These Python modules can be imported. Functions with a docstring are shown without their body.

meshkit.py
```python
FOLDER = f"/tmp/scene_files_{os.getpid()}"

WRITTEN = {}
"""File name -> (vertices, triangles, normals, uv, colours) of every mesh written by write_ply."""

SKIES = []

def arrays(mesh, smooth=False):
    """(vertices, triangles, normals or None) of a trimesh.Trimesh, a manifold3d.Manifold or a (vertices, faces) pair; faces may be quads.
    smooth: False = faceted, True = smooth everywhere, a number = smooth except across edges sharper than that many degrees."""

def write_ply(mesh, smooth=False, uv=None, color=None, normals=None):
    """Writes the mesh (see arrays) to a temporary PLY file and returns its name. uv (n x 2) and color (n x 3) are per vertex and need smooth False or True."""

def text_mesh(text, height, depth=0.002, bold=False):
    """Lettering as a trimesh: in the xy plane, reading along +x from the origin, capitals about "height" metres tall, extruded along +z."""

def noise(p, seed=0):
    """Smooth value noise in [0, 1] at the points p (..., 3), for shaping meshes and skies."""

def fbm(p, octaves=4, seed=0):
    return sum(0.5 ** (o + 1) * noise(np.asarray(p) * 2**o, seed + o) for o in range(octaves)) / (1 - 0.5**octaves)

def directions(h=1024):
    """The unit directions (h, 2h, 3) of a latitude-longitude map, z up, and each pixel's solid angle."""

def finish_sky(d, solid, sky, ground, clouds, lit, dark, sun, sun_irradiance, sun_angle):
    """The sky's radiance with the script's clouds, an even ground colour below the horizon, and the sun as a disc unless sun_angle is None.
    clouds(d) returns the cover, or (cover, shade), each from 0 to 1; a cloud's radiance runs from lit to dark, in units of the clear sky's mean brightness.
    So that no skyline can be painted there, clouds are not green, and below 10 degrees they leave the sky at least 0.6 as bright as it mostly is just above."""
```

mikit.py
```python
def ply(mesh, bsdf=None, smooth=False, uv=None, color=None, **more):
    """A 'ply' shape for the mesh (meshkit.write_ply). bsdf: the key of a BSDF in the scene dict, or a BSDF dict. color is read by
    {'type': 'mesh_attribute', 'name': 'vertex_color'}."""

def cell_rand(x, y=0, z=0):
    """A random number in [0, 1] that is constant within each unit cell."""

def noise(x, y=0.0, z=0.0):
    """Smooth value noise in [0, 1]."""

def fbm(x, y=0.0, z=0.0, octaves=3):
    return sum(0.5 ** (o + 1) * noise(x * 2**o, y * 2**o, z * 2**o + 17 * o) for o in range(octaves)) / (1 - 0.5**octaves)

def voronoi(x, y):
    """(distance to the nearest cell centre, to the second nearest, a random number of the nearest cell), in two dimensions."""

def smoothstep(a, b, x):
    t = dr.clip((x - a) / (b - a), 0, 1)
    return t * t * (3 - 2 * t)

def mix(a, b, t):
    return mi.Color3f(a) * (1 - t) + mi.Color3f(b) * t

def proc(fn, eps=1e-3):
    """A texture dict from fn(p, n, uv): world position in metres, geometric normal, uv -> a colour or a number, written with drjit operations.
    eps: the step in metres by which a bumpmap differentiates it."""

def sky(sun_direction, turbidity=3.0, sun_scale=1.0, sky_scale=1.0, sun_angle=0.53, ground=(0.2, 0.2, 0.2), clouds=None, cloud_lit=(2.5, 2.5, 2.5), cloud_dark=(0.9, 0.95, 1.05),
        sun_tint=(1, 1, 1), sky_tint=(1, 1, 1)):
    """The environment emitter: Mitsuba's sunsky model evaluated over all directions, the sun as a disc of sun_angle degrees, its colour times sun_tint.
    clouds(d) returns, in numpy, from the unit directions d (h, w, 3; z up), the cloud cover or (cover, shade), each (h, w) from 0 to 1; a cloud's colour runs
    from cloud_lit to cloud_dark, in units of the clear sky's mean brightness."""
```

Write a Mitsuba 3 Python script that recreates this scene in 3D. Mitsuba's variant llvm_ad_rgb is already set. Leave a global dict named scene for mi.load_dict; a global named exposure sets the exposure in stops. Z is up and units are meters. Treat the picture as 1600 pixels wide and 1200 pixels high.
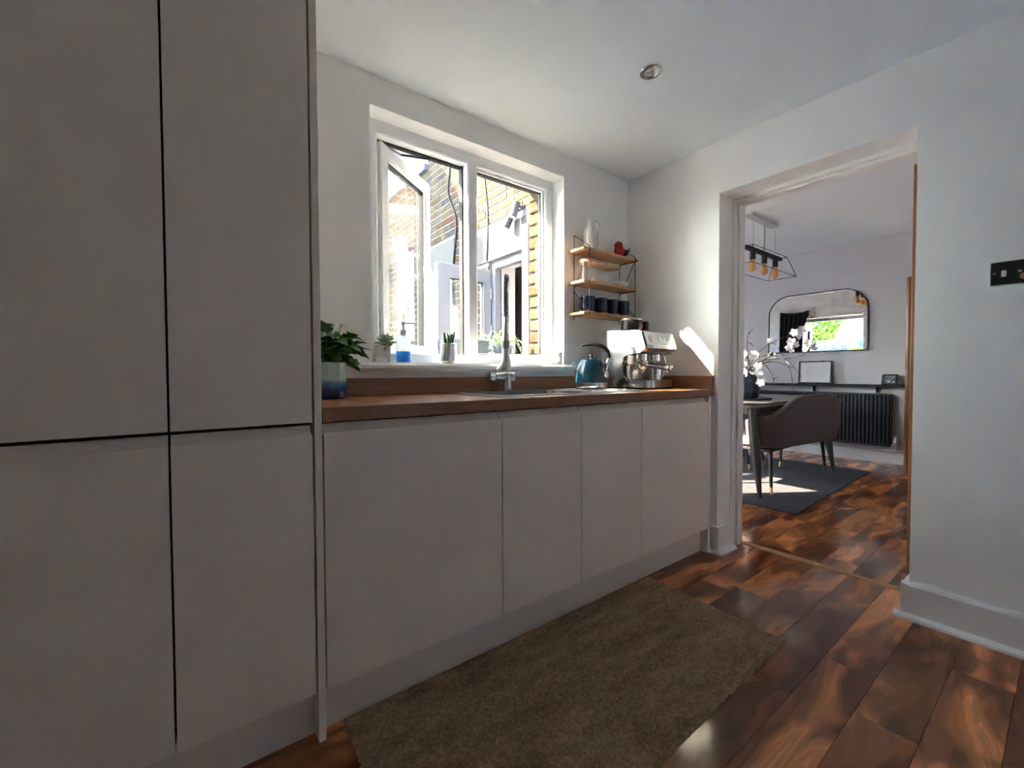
import math, random
import numpy as np, trimesh, manifold3d as m3, shapely.geometry as sg
import mitsuba as mi, drjit as dr
import mikit, meshkit
from mikit import noise, fbm, smoothstep, mix, cell_rand, voronoi

T = mi.ScalarTransform4f
rng = np.random.default_rng(7)
random.seed(7)
scene, labels = {}, {}

# ------------------------------------------------------------------ camera, sky, sun, exposure
EYE = np.array([0.0, -1.2268, 1.0015])
FWD = np.array([0.604733, 0.796037, -0.024962])
UP = np.array([0.017865, 0.017776, 0.999682])
scene['camera'] = {'type': 'perspective', 'fov': math.degrees(2 * math.atan(800 / 672.47)), 'fov_axis': 'x', 'near_clip': 0.02, 'far_clip': 200.0,
                   'to_world': T().look_at(origin=EYE.tolist(), target=(EYE + FWD).tolist(), up=UP.tolist())}
SUN = (-1.5, 1.0, 1.21)
scene['sky'] = mikit.sky(SUN, turbidity=4.0, sun_scale=0.80, sky_scale=2.05, ground=(0.38, 0.35, 0.31), sky_tint=(0.96, 1.0, 0.98), sun_tint=(.90, .97, 1.04))
exposure = 5.85

# ------------------------------------------------------------------ helpers
def arr(*v): return np.array(v, float)
def tm(v, f): return trimesh.Trimesh(np.asarray(v, float), np.asarray(f, int), process=False)
def from_m(m):
    x = m.to_mesh(); return tm(x.vert_properties[:, :3], x.tri_verts)
def to_m(t): return m3.Manifold(m3.Mesh(np.asarray(t.vertices, np.float32), np.asarray(t.faces, np.uint32)))
def hull(p): return from_m(m3.Manifold.hull_points(np.asarray(p, np.float32)))
BF = np.array([[0,1,3],[0,3,2],[4,6,7],[4,7,5],[0,4,5],[0,5,1],[2,3,7],[2,7,6],[0,2,6],[0,6,4],[1,5,7],[1,7,3]])
def box(x0, x1, y0, y1, z0, z1, b=0.0):
    if b <= 0:
        return tm([[x, y, z] for x in (x0, x1) for y in (y0, y1) for z in (z0, z1)], BF)
    p = []
    for sx, x in ((1, x0), (-1, x1)):
        for sy, y in ((1, y0), (-1, y1)):
            for sz, z in ((1, z0), (-1, z1)):
                p += [[x, y + sy*b, z + sz*b], [x + sx*b, y, z + sz*b], [x + sx*b, y + sy*b, z]]
    return hull(p)
def rbox(x0, x1, y0, y1, z0, z1, r, n=3):
    """box with rounded edges and corners"""
    s = trimesh.creation.icosphere(subdivisions=n - 1, radius=r).vertices
    p = np.vstack([s + [x, y, z] for x in (x0 + r, x1 - r) for y in (y0 + r, y1 - r) for z in (z0 + r, z1 - r)])
    return hull(p)
def join(*ms):
    ms = [m for q in ms for m in (q if isinstance(q, (list, tuple)) else [q])]
    return trimesh.util.concatenate(ms)
def sub(a, *bs):
    a = to_m(a)
    for b in bs: a = a - to_m(b)
    return from_m(a)
def union(*ms):
    a = to_m(ms[0])
    for b in ms[1:]: a = a + to_m(b)
    return from_m(a)
def frames(p):
    p = np.asarray(p, float); t = np.gradient(p, axis=0); t /= np.linalg.norm(t, axis=1, keepdims=True) + 1e-12
    a = np.zeros_like(p); u = np.cross(t[0], [0, 0, 1.0] if abs(t[0][2]) < .9 else [1.0, 0, 0]); u /= np.linalg.norm(u)
    for i in range(len(p)):
        u = u - t[i] * (u @ t[i]); u /= np.linalg.norm(u) + 1e-12; a[i] = u
    return p, t, a, np.cross(t, a)
def tube(pts, r, n=8, cap=True):
    p, t, a, b = frames(pts); r = np.broadcast_to(np.asarray(r, float), (len(p),))
    ang = np.arange(n) * 2 * np.pi / n
    v = (p[:, None] + r[:, None, None] * (np.cos(ang)[None, :, None] * a[:, None] + np.sin(ang)[None, :, None] * b[:, None])).reshape(-1, 3)
    f = []
    for i in range(len(p) - 1):
        for j in range(n):
            k = (j + 1) % n; q = [i*n + j, i*n + k, (i+1)*n + k, (i+1)*n + j]
            f += [[q[0], q[1], q[2]], [q[0], q[2], q[3]]]
    if cap:
        v = np.vstack([v, p[0], p[-1]]); c0, c1 = len(v) - 2, len(v) - 1; e = (len(p) - 1) * n
        for j in range(n):
            k = (j + 1) % n; f += [[c0, k, j], [c1, e + j, e + k]]
    return tm(v, f)
def rod(a, b, r, n=8): return tube([a, b], r, n)
def cyl(x, y, z0, z1, r, n=24): return tube([[x, y, z0], [x, y, z1]], r, n)
def lathe(prof, n=32, c=(0, 0, 0)):
    """prof: (r, z) from bottom to top; closed where r is 0"""
    ang = np.arange(n) * 2 * np.pi / n; v, f = [], []
    for r, z in prof: v += [[r * math.cos(x), r * math.sin(x), z] for x in ang]
    for i in range(len(prof) - 1):
        for j in range(n):
            k = (j + 1) % n; q = [i*n + j, i*n + k, (i+1)*n + k, (i+1)*n + j]
            if prof[i][0] > 1e-9: f.append([q[0], q[1], q[2]])
            if prof[i+1][0] > 1e-9: f.append([q[0], q[2], q[3]])
    m = tm(v, f); m.vertices += np.asarray(c, float); return m
def extr(poly, h, axis='z', at=0.0):
    """polygon [(a, b)] extruded: axis z: (x, y); axis x: (y, z); axis y: (x, z)"""
    m = trimesh.creation.extrude_polygon(poly if hasattr(poly, 'exterior') else sg.Polygon(poly), h, engine='earcut')
    v = m.vertices.copy(); w = v.copy()
    if axis == 'x': w = np.stack([v[:, 2], v[:, 0], v[:, 1]], 1)
    if axis == 'y': w = np.stack([v[:, 0], v[:, 2], v[:, 1]], 1)
    f = m.faces[:, ::-1] if axis == 'y' else m.faces
    w['xyz'.index(axis) if False else slice(None)]
    w[:, 'xyz'.index(axis)] += at
    return tm(w, f)
def rot(m, deg, ax=(0, 0, 1), about=(0, 0, 0)):
    m = m.copy(); m.apply_transform(trimesh.transformations.rotation_matrix(math.radians(deg), ax, about)); return m
def mv(m, *d):
    m = m.copy(); m.vertices = m.vertices + np.asarray(d, float); return m
def rrect(x0, x1, y0, y1, r):
    return sg.box(x0 + r, y0 + r, x1 - r, y1 - r).buffer(r, 8)
def numbered(key):
    if key not in scene and key not in labels: return key
    i = 1
    while f'{key}_{i:03d}' in scene or f'{key}_{i:03d}' in labels: i += 1
    return f'{key}_{i:03d}'
def add(key, mesh, mat, smooth=False, label=None, cat=None, group=None, kind=None, **kw):
    key = numbered(key); scene[key] = mikit.ply(mesh, mat, smooth, **kw)
    tag(key, label, cat, group, kind); return key
def part(parent, name, mesh, mat, smooth=False, label=None, kind=None, **kw):
    return add(parent + '__' + name, mesh, mat, smooth, label=label, kind=kind, **kw)
def share(parent, name, src, to_world=None, bsdf=None):
    key = numbered(parent + '__' + name); d = dict(src)
    if to_world is not None: d['to_world'] = to_world
    if bsdf: d['bsdf'] = {'type': 'ref', 'id': bsdf}
    scene[key] = d; return key
def tag(key, label=None, cat=None, group=None, kind=None):
    d = {k: v for k, v in (('label', label), ('category', cat), ('group', group), ('kind', kind)) if v}
    if d: labels[key] = d
def thing(name, label, cat, group=None):
    key = numbered(name); tag(key, label, cat, group); return key
def struct(name, mesh=None, mat=None, label=None, cat=None, **kw):
    tag(name, label, cat, None, 'structure')
    if mesh is not None: scene[name] = mikit.ply(mesh, mat, False, **kw)
    return name

# ------------------------------------------------------------------ materials
def rgb(*c): return {'type': 'rgb', 'value': list(c)}
def mat(name, color, rough=0.5, spec=0.5, metallic=0.0, bump=None, bump_scale=1.0, two=True, **kw):
    c = mikit.proc(color) if callable(color) else rgb(*color)
    r = mikit.proc(rough) if callable(rough) else rough
    d = {'type': 'principled', 'base_color': c, 'roughness': r, 'specular': spec, 'metallic': metallic, **kw}
    if bump: d = {'type': 'bumpmap', 'nested_texture': mikit.proc(bump, 5e-4), 'scale': bump_scale, 'nested_bsdf': d} if False else {'type': 'bumpmap', 'arbitrary': mikit.proc(bump, 5e-4), 'scale': bump_scale, 'bsdf': d}
    if two: d = {'type': 'twosided', 'bsdf': d}
    scene[name] = d; return name

mat('m_wall', lambda p, n, uv: mix((.86, .865, .855), (.89, .895, .885), fbm(p.x*3, p.y*3, p.z*3)), .55, .3)
mat('m_ceiling', (.78, .83, .86), .6, .25)
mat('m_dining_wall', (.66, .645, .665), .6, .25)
mat('m_gloss_white', (.84, .84, .83), .3, .5)
mat('m_skirting', (.80, .80, .80), .35, .5)
mat('m_upvc', (.86, .88, .90), .25, .5)
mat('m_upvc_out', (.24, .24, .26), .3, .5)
mat('m_gasket', (.02, .02, .022), .6, .3)
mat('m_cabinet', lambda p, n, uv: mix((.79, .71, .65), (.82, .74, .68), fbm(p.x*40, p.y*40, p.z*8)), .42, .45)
mat('m_plinth_shaded', lambda p, n, uv: mix((.66, .595, .545), (.70, .63, .58), fbm(p.x*14, p.y*14, p.z*14)), .5, .4)  # cabinet colour darkened: shade of the kickboard recess put into the paint
mat('m_cab_dark', (.025, .022, .02), .7, .2)
def worktop_c(p, n, uv):
    s = dr.floor(p.y / .042 + dr.floor(p.z/.04)*3); k = cell_rand(dr.floor((p.x + s * .37) / .42), s, 5)
    g = fbm(p.x * 6, p.y * 90 + k * 30, p.z * 90, octaves=4)
    return mix((.17, .062, .026), (.33, .145, .066), dr.clip(g * .8 + k * .45 - .1, 0, 1))
mat('m_worktop', worktop_c, .28, .5)
def oak_c(p, n, uv):
    g = fbm(p.x * 5, p.y * 70, p.z * 70, octaves=4)
    return mix((.40, .20, .085), (.60, .345, .165), g)
mat('m_shelf_wood', oak_c, .4, .4)
mat('m_bamboo', lambda p, n, uv: mix((.55, .36, .19), (.70, .50, .30), fbm(p.x*60, p.y*60, p.z*20)), .5, .3)
def door_c(p, n, uv):
    g = fbm(p.x * 60, p.y * 60, p.z * 4, octaves=4); return mix((.17, .062, .02), (.32, .135, .05), g)
mat('m_door_wood', door_c, .35, .5)
def floor_c(p, n, uv):
    u, v = uv.x, uv.y
    w1 = fbm(u * 3.0, v * 6.0, 1.3, octaves=3) - .5
    w2 = fbm(u * 3.1 + 7, v * 7.0, 4.1, octaves=3) - .5
    a, b = u + w1 * .55, v + w2 * .16
    rings = fbm(a * 2.6, b * 13.0, 2.0, octaves=3)
    fine = fbm(a * 10, b * 170.0, 3.0, octaves=3)
    knots = smoothstep(.52, .70, fbm(a * 3.4 + 3, b * 9.0, 8.0, octaves=2))
    t = dr.clip((rings - .5) * 2.6 + .55, 0, 1)
    lines = .5 + .5 * dr.sin(rings * 46 + fine * 3)
    c = mix((.095, .034, .016), (.26, .100, .038), smoothstep(.05, .85, t))
    c = mix(c, mi.Color3f(.42, .185, .065), smoothstep(.62, .98, t) * .8)
    c = mix(c, mi.Color3f(.055, .028, .018), knots * .6)
    c = c * (.78 + .3 * fine) * (.86 + .2 * lines) * mi.Color3f(1.7, 1.55, 1.45)
    return c * (.72 + .5 * cell_rand(dr.floor(u / 10.0), dr.floor(v / 10.0), 2))
mat('m_floor', floor_c, .11, .5)
mat('m_floor_gap', (.03, .014, .008), .7, .2)
mat('m_threshold', (.46, .25, .11), .35, .5)
def jute_c(p, n, uv):
    g = fbm(p.x * 150, p.y * 150, 0, octaves=2); h = fbm(p.x * 9, p.y * 30, 2.0)
    return mix((.15, .092, .056), (.42, .295, .19), dr.clip(g * .8 + h * .7 - .25, 0, 1))
mat('m_jute', jute_c, .95, .05)
mat('m_steel', (.58, .58, .585), .15, .5, 1.0)
mat('m_steel_sat', (.56, .565, .57), .21, .5, 1.0)
mat('m_machine', (.50, .505, .515), .14, .5, 1.0)
mat('m_chrome', (.86, .86, .87), .06, .5, 1.0)
mat('m_gunmetal', (.30, .30, .31), .25, .5, 1.0)
mat('m_brass', (.85, .58, .25), .22, .5, 1.0)
mat('m_black', (.012, .012, .014), .35, .5)
mat('m_black_matt', (.018, .017, .02), .6, .3)
mat('m_navy_black', (.010, .013, .022), .32, .5)
mat('m_mug', (.005, .012, .034), .12, .6)
mat('m_kettle', (.007, .046, .072), .14, .6)
mat('m_white_ceramic', (.82, .81, .78), .15, .5)
mat('m_velvet', (.098, .076, .073), .8, .2, sheen=.8)
mat('m_seat', (.30, .22, .215), .85, .2, sheen=.5)
mat('m_rug', lambda p, n, uv: mix((.050, .050, .056), (.085, .085, .092), fbm(p.x*220, p.y*220, 0)), .95, .05)
mat('m_table_top', (.085, .080, .080), .22, .5)
mat('m_table_rim', (.30, .26, .23), .45, .4)
mat('m_table_leg', (.05, .048, .047), .3, .5)
mat('m_curtain', (.010, .010, .013), .8, .2)
mat('m_concrete', lambda p, n, uv: mix((.60, .565, .53), (.72, .69, .66), fbm(p.x*50, p.y*50, p.z*120)), .7, .2)
mat('m_blossom', (.88, .86, .87), .6, .2)
mat('m_twig', (.10, .065, .04), .8, .2)
mat('m_leaf', lambda p, n, uv: mix((.026, .085, .018), (.075, .18, .042), fbm(p.x*50, p.y*50, p.z*50)), .38, .5)
mat('m_leaf_pale', (.33, .46, .24), .5, .4)
mat('m_leaf_spider', (.42, .52, .26), .45, .4)
mat('m_succulent', lambda p, n, uv: mix((.16, .28, .17), (.36, .44, .30), fbm(p.x*80, p.y*80, p.z*80)), .5, .3)
mat('m_succulent_red', (.28, .075, .045), .5, .3)
mat('m_soil', (.05, .032, .02), .9, .1)
mat('m_cactus', (.09, .16, .085), .5, .3)
mat('m_red', (.36, .016, .018), .45, .4)
mat('m_robin_dark', (.02, .017, .016), .5, .3)
mat('m_frame_black', (.014, .012, .015), .4, .4)
mat('m_lamp_grey', (.045, .05, .06), .4, .5)
mat('m_cream_render', lambda p, n, uv: mix((.088, .080, .069), (.106, .097, .083), fbm(p.x*12, p.y*12, p.z*12)), .8, .1)
mat('m_mortar', lambda p, n, uv: mix((.17, .165, .175), (.22, .215, .225), fbm(p.x*25, p.y*25, p.z*25)), .9, .1)
BR = [(.42, .30, .155), (.46, .335, .185), (.37, .225, .115), (.315, .255, .20), (.40, .19, .105), (.43, .325, .21), (.27, .215, .185)]
for i, c in enumerate(BR):
    def bc(p, n, uv, c=c):
        f = fbm(p.x*28, p.y*28, p.z*28, octaves=3); return mix([x*.10 for x in c], [x*.26 for x in c], f)
    mat(f'm_brick_{i}', bc, .9, .1)
mat('m_paving', (.50, .50, .50), .9, .1)
mat('m_fence', lambda p, n, uv: mix((.12, .14, .22), (.20, .22, .32), fbm(p.x*4, p.y*30, p.z*30)), .8, .2)
mat('m_slate', (.10, .105, .13), .7, .2)
mat('m_tree', lambda p, n, uv: mix((.13, .26, .04), (.36, .46, .08), fbm(p.x*2, p.y*2, p.z*2)), .7, .2)
mat('m_trunk', (.10, .075, .05), .9, .1)
mat('m_far_brick', lambda p, n, uv: mix((.34, .27, .19), (.24, .20, .17), cell_rand(dr.floor(p.y/.225 + .5*dr.floor(p.z/.075)), dr.floor(p.z/.075), 1)), .9, .1)
mat('m_neighbour', (.76, .76, .75), .9, .1)
mat('m_pale_wood', (.50, .50, .52), .7, .2)
mat('m_planter', (.11, .145, .16), .5, .4)
mat('m_planter_blue', (.09, .13, .20), .4, .4)
mat('m_yellow_petal', (.70, .47, .08), .6, .2)
mat('m_cloth_pink', (.70, .25, .26), .8, .1)
mat('m_cloth_teal', (.10, .50, .50), .8, .1)
mat('m_cloth_coral', (.75, .33, .20), .8, .1); mat('m_cloth_cream', (.72, .64, .48), .8, .1); mat('m_cloth_green', (.22, .50, .20), .8, .1)
mat('m_cloth_white', (.8, .8, .8), .8, .1)
mat('m_amber_liquid', (.45, .22, .07), .08, .5)
mat('m_red_label', lambda p, n, uv: mix((.55, .03, .03), (.75, .45, .25), smoothstep(.5, .62, fbm(p.x*90, p.y*90, p.z*90))), .4, .4)
mat('m_paper', (.82, .81, .80), .7, .2)
def sketch_c(p, n, uv):   # line drawing of a building front
    u, v = uv.x, uv.y
    inside = (u > .2) & (u < .84) & (v > .26) & (v < .8)
    gx = dr.abs(u * 17 - dr.floor(u * 17) - .5); k = v - .12 * (u - .5); gy = dr.abs(k * 12 - dr.floor(k * 12) - .5)
    ln = dr.maximum(smoothstep(.40, .47, gx) * .55, smoothstep(.38, .46, gy)) * (.45 + .55 * noise(u * 30, v * 30))
    return mix((.80, .78, .76), (.42, .40, .40), dr.select(inside, ln * .8, 0))
mat('m_sketch', sketch_c, .6, .2)
def photo_c(p, n, uv):
    u, v = uv.x, uv.y
    a = noise(u * 7, v * 4, 3.0); b = noise(u * 6 + 9, v * 5, 1.0)
    c = mix((.05, .06, .09), (.12, .22, .50), smoothstep(.45, .6, a) * smoothstep(.75, .4, v))
    c = mix(c, mi.Color3f(.62, .58, .55), smoothstep(.55, .7, b) * smoothstep(.8, .5, v))
    return mix(c, mi.Color3f(.30, .24, .13), smoothstep(.6, .9, v))
mat('m_photo', photo_c, .25, .4)
def ombre_c(p, n, uv):
    h = (p.z - .911) / .135 + (fbm(p.x*20, p.y*20, p.z*20) - .5) * .12
    c = mix((.006, .022, .085), (.02, .15, .24), smoothstep(.22, .40, h))
    return mix(c, mi.Color3f(.44, .60, .51), smoothstep(.38, .55, h))
mat('m_ombre', ombre_c, .1, .6)
JX, JY = 1.925, .530     # ceramic jug on the top shelf
def jug_c(p, n, uv):      # printed bird and a column of dark lettering-like specks
    a = dr.atan2(p.y - JY, p.x - JX); t = (a + 1.05) * .036; z = p.z - 1.715
    d = dr.sqrt(dr.square((t - .002) / .013) + dr.square((z - .058) / .024))
    c = mix((.80, .78, .74), (.60, .03, .025), smoothstep(1.05, .9, d))
    d2 = dr.sqrt(dr.square((t - .004) / .010) + dr.square((z - .028) / .012))
    c = mix(c, mi.Color3f(.80, .72, .62), smoothstep(1.05, .9, d2))
    sp = smoothstep(.62, .7, noise(t * 420, z * 420, 1.0)) * smoothstep(.026, .018, dr.abs(t + .006)) * smoothstep(.0, .01, z) * smoothstep(.115, .09, z) * dr.select(d > 1.0, 1.0, 0.0)
    ln = smoothstep(.35, .2, dr.abs(z / .014 - dr.floor(z / .014) - .5)) * smoothstep(.010, .007, dr.abs(t - .002)) * dr.select((z > .09) & (z < .135), 1.0, 0.0)
    return mix(c, mi.Color3f(.05, .045, .04), dr.clip(sp + ln * .8, 0, 1) * .8)
mat('m_jug', jug_c, .15, .5)
scene['m_glass'] = {'type': 'thindielectric', 'int_ior': 1.5}
scene['m_frosted'] = {'type': 'principledthin', 'base_color': rgb(.92, .94, .94), 'roughness': .25, 'spec_trans': .55, 'diff_trans': 1.2, 'eta': 1.45}
scene['m_jar_glass'] = {'type': 'thindielectric', 'int_ior': 1.45, 'specular_transmittance': rgb(.96, .97, .96)}
scene['m_amber_glass'] = {'type': 'principledthin', 'base_color': rgb(.90, .62, .30), 'roughness': .12, 'spec_trans': .55, 'diff_trans': 1.0, 'eta': 1.5}
scene['m_smoke_glass'] = {'type': 'thindielectric', 'int_ior': 1.5, 'specular_transmittance': rgb(.16, .17, .20)}
scene['m_liquid'] = {'type': 'principled', 'base_color': rgb(.01, .30, .95), 'roughness': .08, 'spec_trans': .85, 'eta': 1.33, 'specular': None} if False else {'type': 'principled', 'base_color': rgb(.01, .30, .92), 'roughness': .12, 'spec_trans': .8, 'eta': 1.33}
scene['m_mirror'] = {'type': 'twosided', 'bsdf': {'type': 'conductor', 'material': 'none', 'specular_reflectance': rgb(.93, .935, .93)}}
scene['m_filament'] = {'type': 'twosided', 'bsdf': {'type': 'diffuse', 'reflectance': rgb(.75, .42, .12)}}

# ------------------------------------------------------------------ room shell
ZC, ZD, XW, XD, XF = 2.26, 2.475, 2.342, 2.61, 6.13
struct('wall_window', sub(box(-1.7, 2.36, .592, .76, -.05, 2.6), box(.637, 1.764, .5, .9, 1.012, 2.134)), 'm_wall', 'white plastered kitchen wall with the window over the sink')
struct('wall_doorway', sub(box(XW, XD, -2.5, .9, -.05, 2.6), box(2.2, 2.8, -.823, -.024, -.1, 1.98)), 'm_wall', 'white wall with the open doorway to the dining room')
struct('wall_left', box(-1.7, -1.6, -2.5, .6, -.05, 2.4), 'm_wall')
struct('wall_rear', box(-1.7, 2.4, -2.5, -2.4, -.05, 2.4), 'm_wall')
struct('ceiling', box(-1.7, 2.36, -2.5, .80, ZC, ZC + .12), 'm_ceiling', 'smooth white kitchen ceiling')
struct('ceiling_dining', box(2.5, 6.3, -1.1, 3.7, ZD, ZD + .12), 'm_ceiling', 'plain ceiling of the dining room')
struct('wall_far', box(XF, XF + .12, -1.1, 3.7, -.05, 2.6), 'm_dining_wall', 'pale far wall of the dining room behind the mirror and radiator')
struct('wall_right', box(XD, XF + .1, -1.05, -.92, -.05, 2.6), 'm_dining_wall')
struct('wall_north', sub(box(XD, XF + .1, 3.55, 3.67, -.05, 2.6), box(3.5, 4.9, 3.4, 3.8, .9, 2.15)), 'm_dining_wall')
struct('window_4', join(box(3.5, 3.56, 3.58, 3.65, .9, 2.15), box(4.84, 4.9, 3.58, 3.65, .9, 2.15), box(3.5, 4.9, 3.58, 3.65, .9, .96), box(3.5, 4.9, 3.58, 3.65, 2.09, 2.15), box(4.17, 4.23, 3.58, 3.65, .9, 2.15)), 'm_upvc', 'added white window in the unseen end wall, brightening the dining room')  # added out of view to let more daylight into the dining room
part('window_4', 'pane', tm([[3.55, 3.61, .95], [4.85, 3.61, .95], [4.85, 3.61, 2.10], [3.55, 3.61, 2.10]], [[0, 1, 2], [0, 2, 3]]), 'm_glass')

# exterior wall of the dining room: brick with french door opening
YH0, YH1 = 1.09, 2.17      # french opening
struct('wall_garden', sub(box(2.305, XD, .86, 7.0, -.05, 5.2), box(2.2, 2.8, YH0, YH1, -.1, 2.05)), 'm_mortar', 'sunlit yellow stock brick wall of the house seen through the kitchen window')
part('wall_garden', 'lintel', box(2.290, 2.32, .98, 2.50, 2.05, 2.325, .004), 'm_cream_render', label='cream rendered lintel over the garden doors')
part('wall_garden', 'lintel', box(2.290, 2.32, 2.80, 3.75, 2.15, 2.44, .004), 'm_cream_render')
part('wall_garden', 'inner_lining', sub(box(XD - .002, XD + .004, .9, 3.55, 0, ZD), box(2.2, 2.8, YH0, YH1, -.1, 2.05)), 'm_dining_wall')
# bricks: all courses that stand in view; the 300 nearest are parts
holes = [(YH0 - .0, YH1 + .0, -1, 2.05), (.98, 2.50, 2.045, 2.33), (2.80, 3.75, 2.145, 2.445), (2.86, 3.70, .9, 2.16), (3.40, 4.75, 3.36, 4.8)]
bricks = []
for k in range(0, 62):
    z0 = k * .075
    if z0 < .75: continue
    y = .86 - (.1125 if k % 2 else 0); j = 0
    while y < 5.0:
        L = .215 if (j + k * 2 + (j * j * 7 + k * 13) % 5) % 4 else .1025
        a, b = y, y + L; y = b + .010; j += 1
        a, b = max(a, .86), b
        if b - a < .03: continue
        segs = [(a, b)]
        for (h0, h1, g0, g1) in holes:
            if g0 < z0 + .06 and z0 < g1 - .005:
                segs = [s for (a2, b2) in segs for s in ((a2, min(b2, h0)), (max(a2, h1), b2)) if s[1] - s[0] > .025]
        bricks += [(a2, b2, z0) for a2, b2 in segs]
RGT = np.cross(FWD, UP)
def pix(P):
    d = np.asarray(P, float) - EYE; z = d @ FWD; return 800 + 672.47 * (d @ RGT) / z, 600 - 672.47 * (d @ UP) / z
seen, rest = [], []
for (a, b, z) in bricks:
    px, py = pix((2.3, (a + b) / 2, z + .03))
    (seen if 592 < px < 834 and 225 < py < 560 else rest).append((a, b, z))
seen.sort(key=lambda s: s[0]); rest += seen[295:]; seen = seen[:295]
def brick_box(a, b, z, x0, x1):
    e = rng.uniform(-.003, .003, 4); return box(x0 + rng.uniform(-.002, .001), x1, a + e[0]*.7, b + e[1]*.7, z + .001 + e[2]*.5, z + .065 + e[3]*.5, .003)
for (a, b, z) in seen:
    part('wall_garden', 'brick', brick_box(a, b, z, 2.300, 2.316), f'm_brick_{rng.choice(7, p=[.22,.2,.17,.12,.09,.14,.06])}')
if rest:
    part('wall_garden', 'brickwork', join([brick_box(a, b, z, 2.301, 2.316) for a, b, z in rest]), 'm_brick_1', kind='stuff')

# outer leaf of the window wall: brick quoins beside the window, lintel and stone sill
struct('wall_outer', sub(box(-1.7, 2.312, .76, .855, -.05, 3.2), box(.62, 1.745, .7, .95, .98, 2.125)), 'm_mortar', 'outer brick skin around the kitchen window')
part('wall_outer', 'lintel', box(.45, 1.95, .772, .862, 2.118, 2.30, .006), 'm_cream_render', label='cream stone lintel above the window outside')
part('wall_outer', 'sill', box(.55, 1.85, .745, .99, .985, 1.040, .006), 'm_cream_render', label='pale stone sill outside the window')
for k in range(15):
    z = 1.045 + k * .0725
    y1 = .862 + rng.uniform(-.003, .004)
    part('wall_outer', 'brick', box(1.722 + rng.uniform(-.004, .004), 1.76, .767, y1, z, z + .063, .006), f'm_brick_{rng.choice([0,1,1,2,5])}')
    part('wall_outer', 'brick', box(.60, .645 + rng.uniform(-.004, .004), .767, y1, z, z + .063, .006), f'm_brick_{rng.choice([0,1,1,2,5])}')
struct('patio', box(-9, 2.3, .86, 14, -.16, -.06), 'm_paving', 'garden patio ground')

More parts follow.
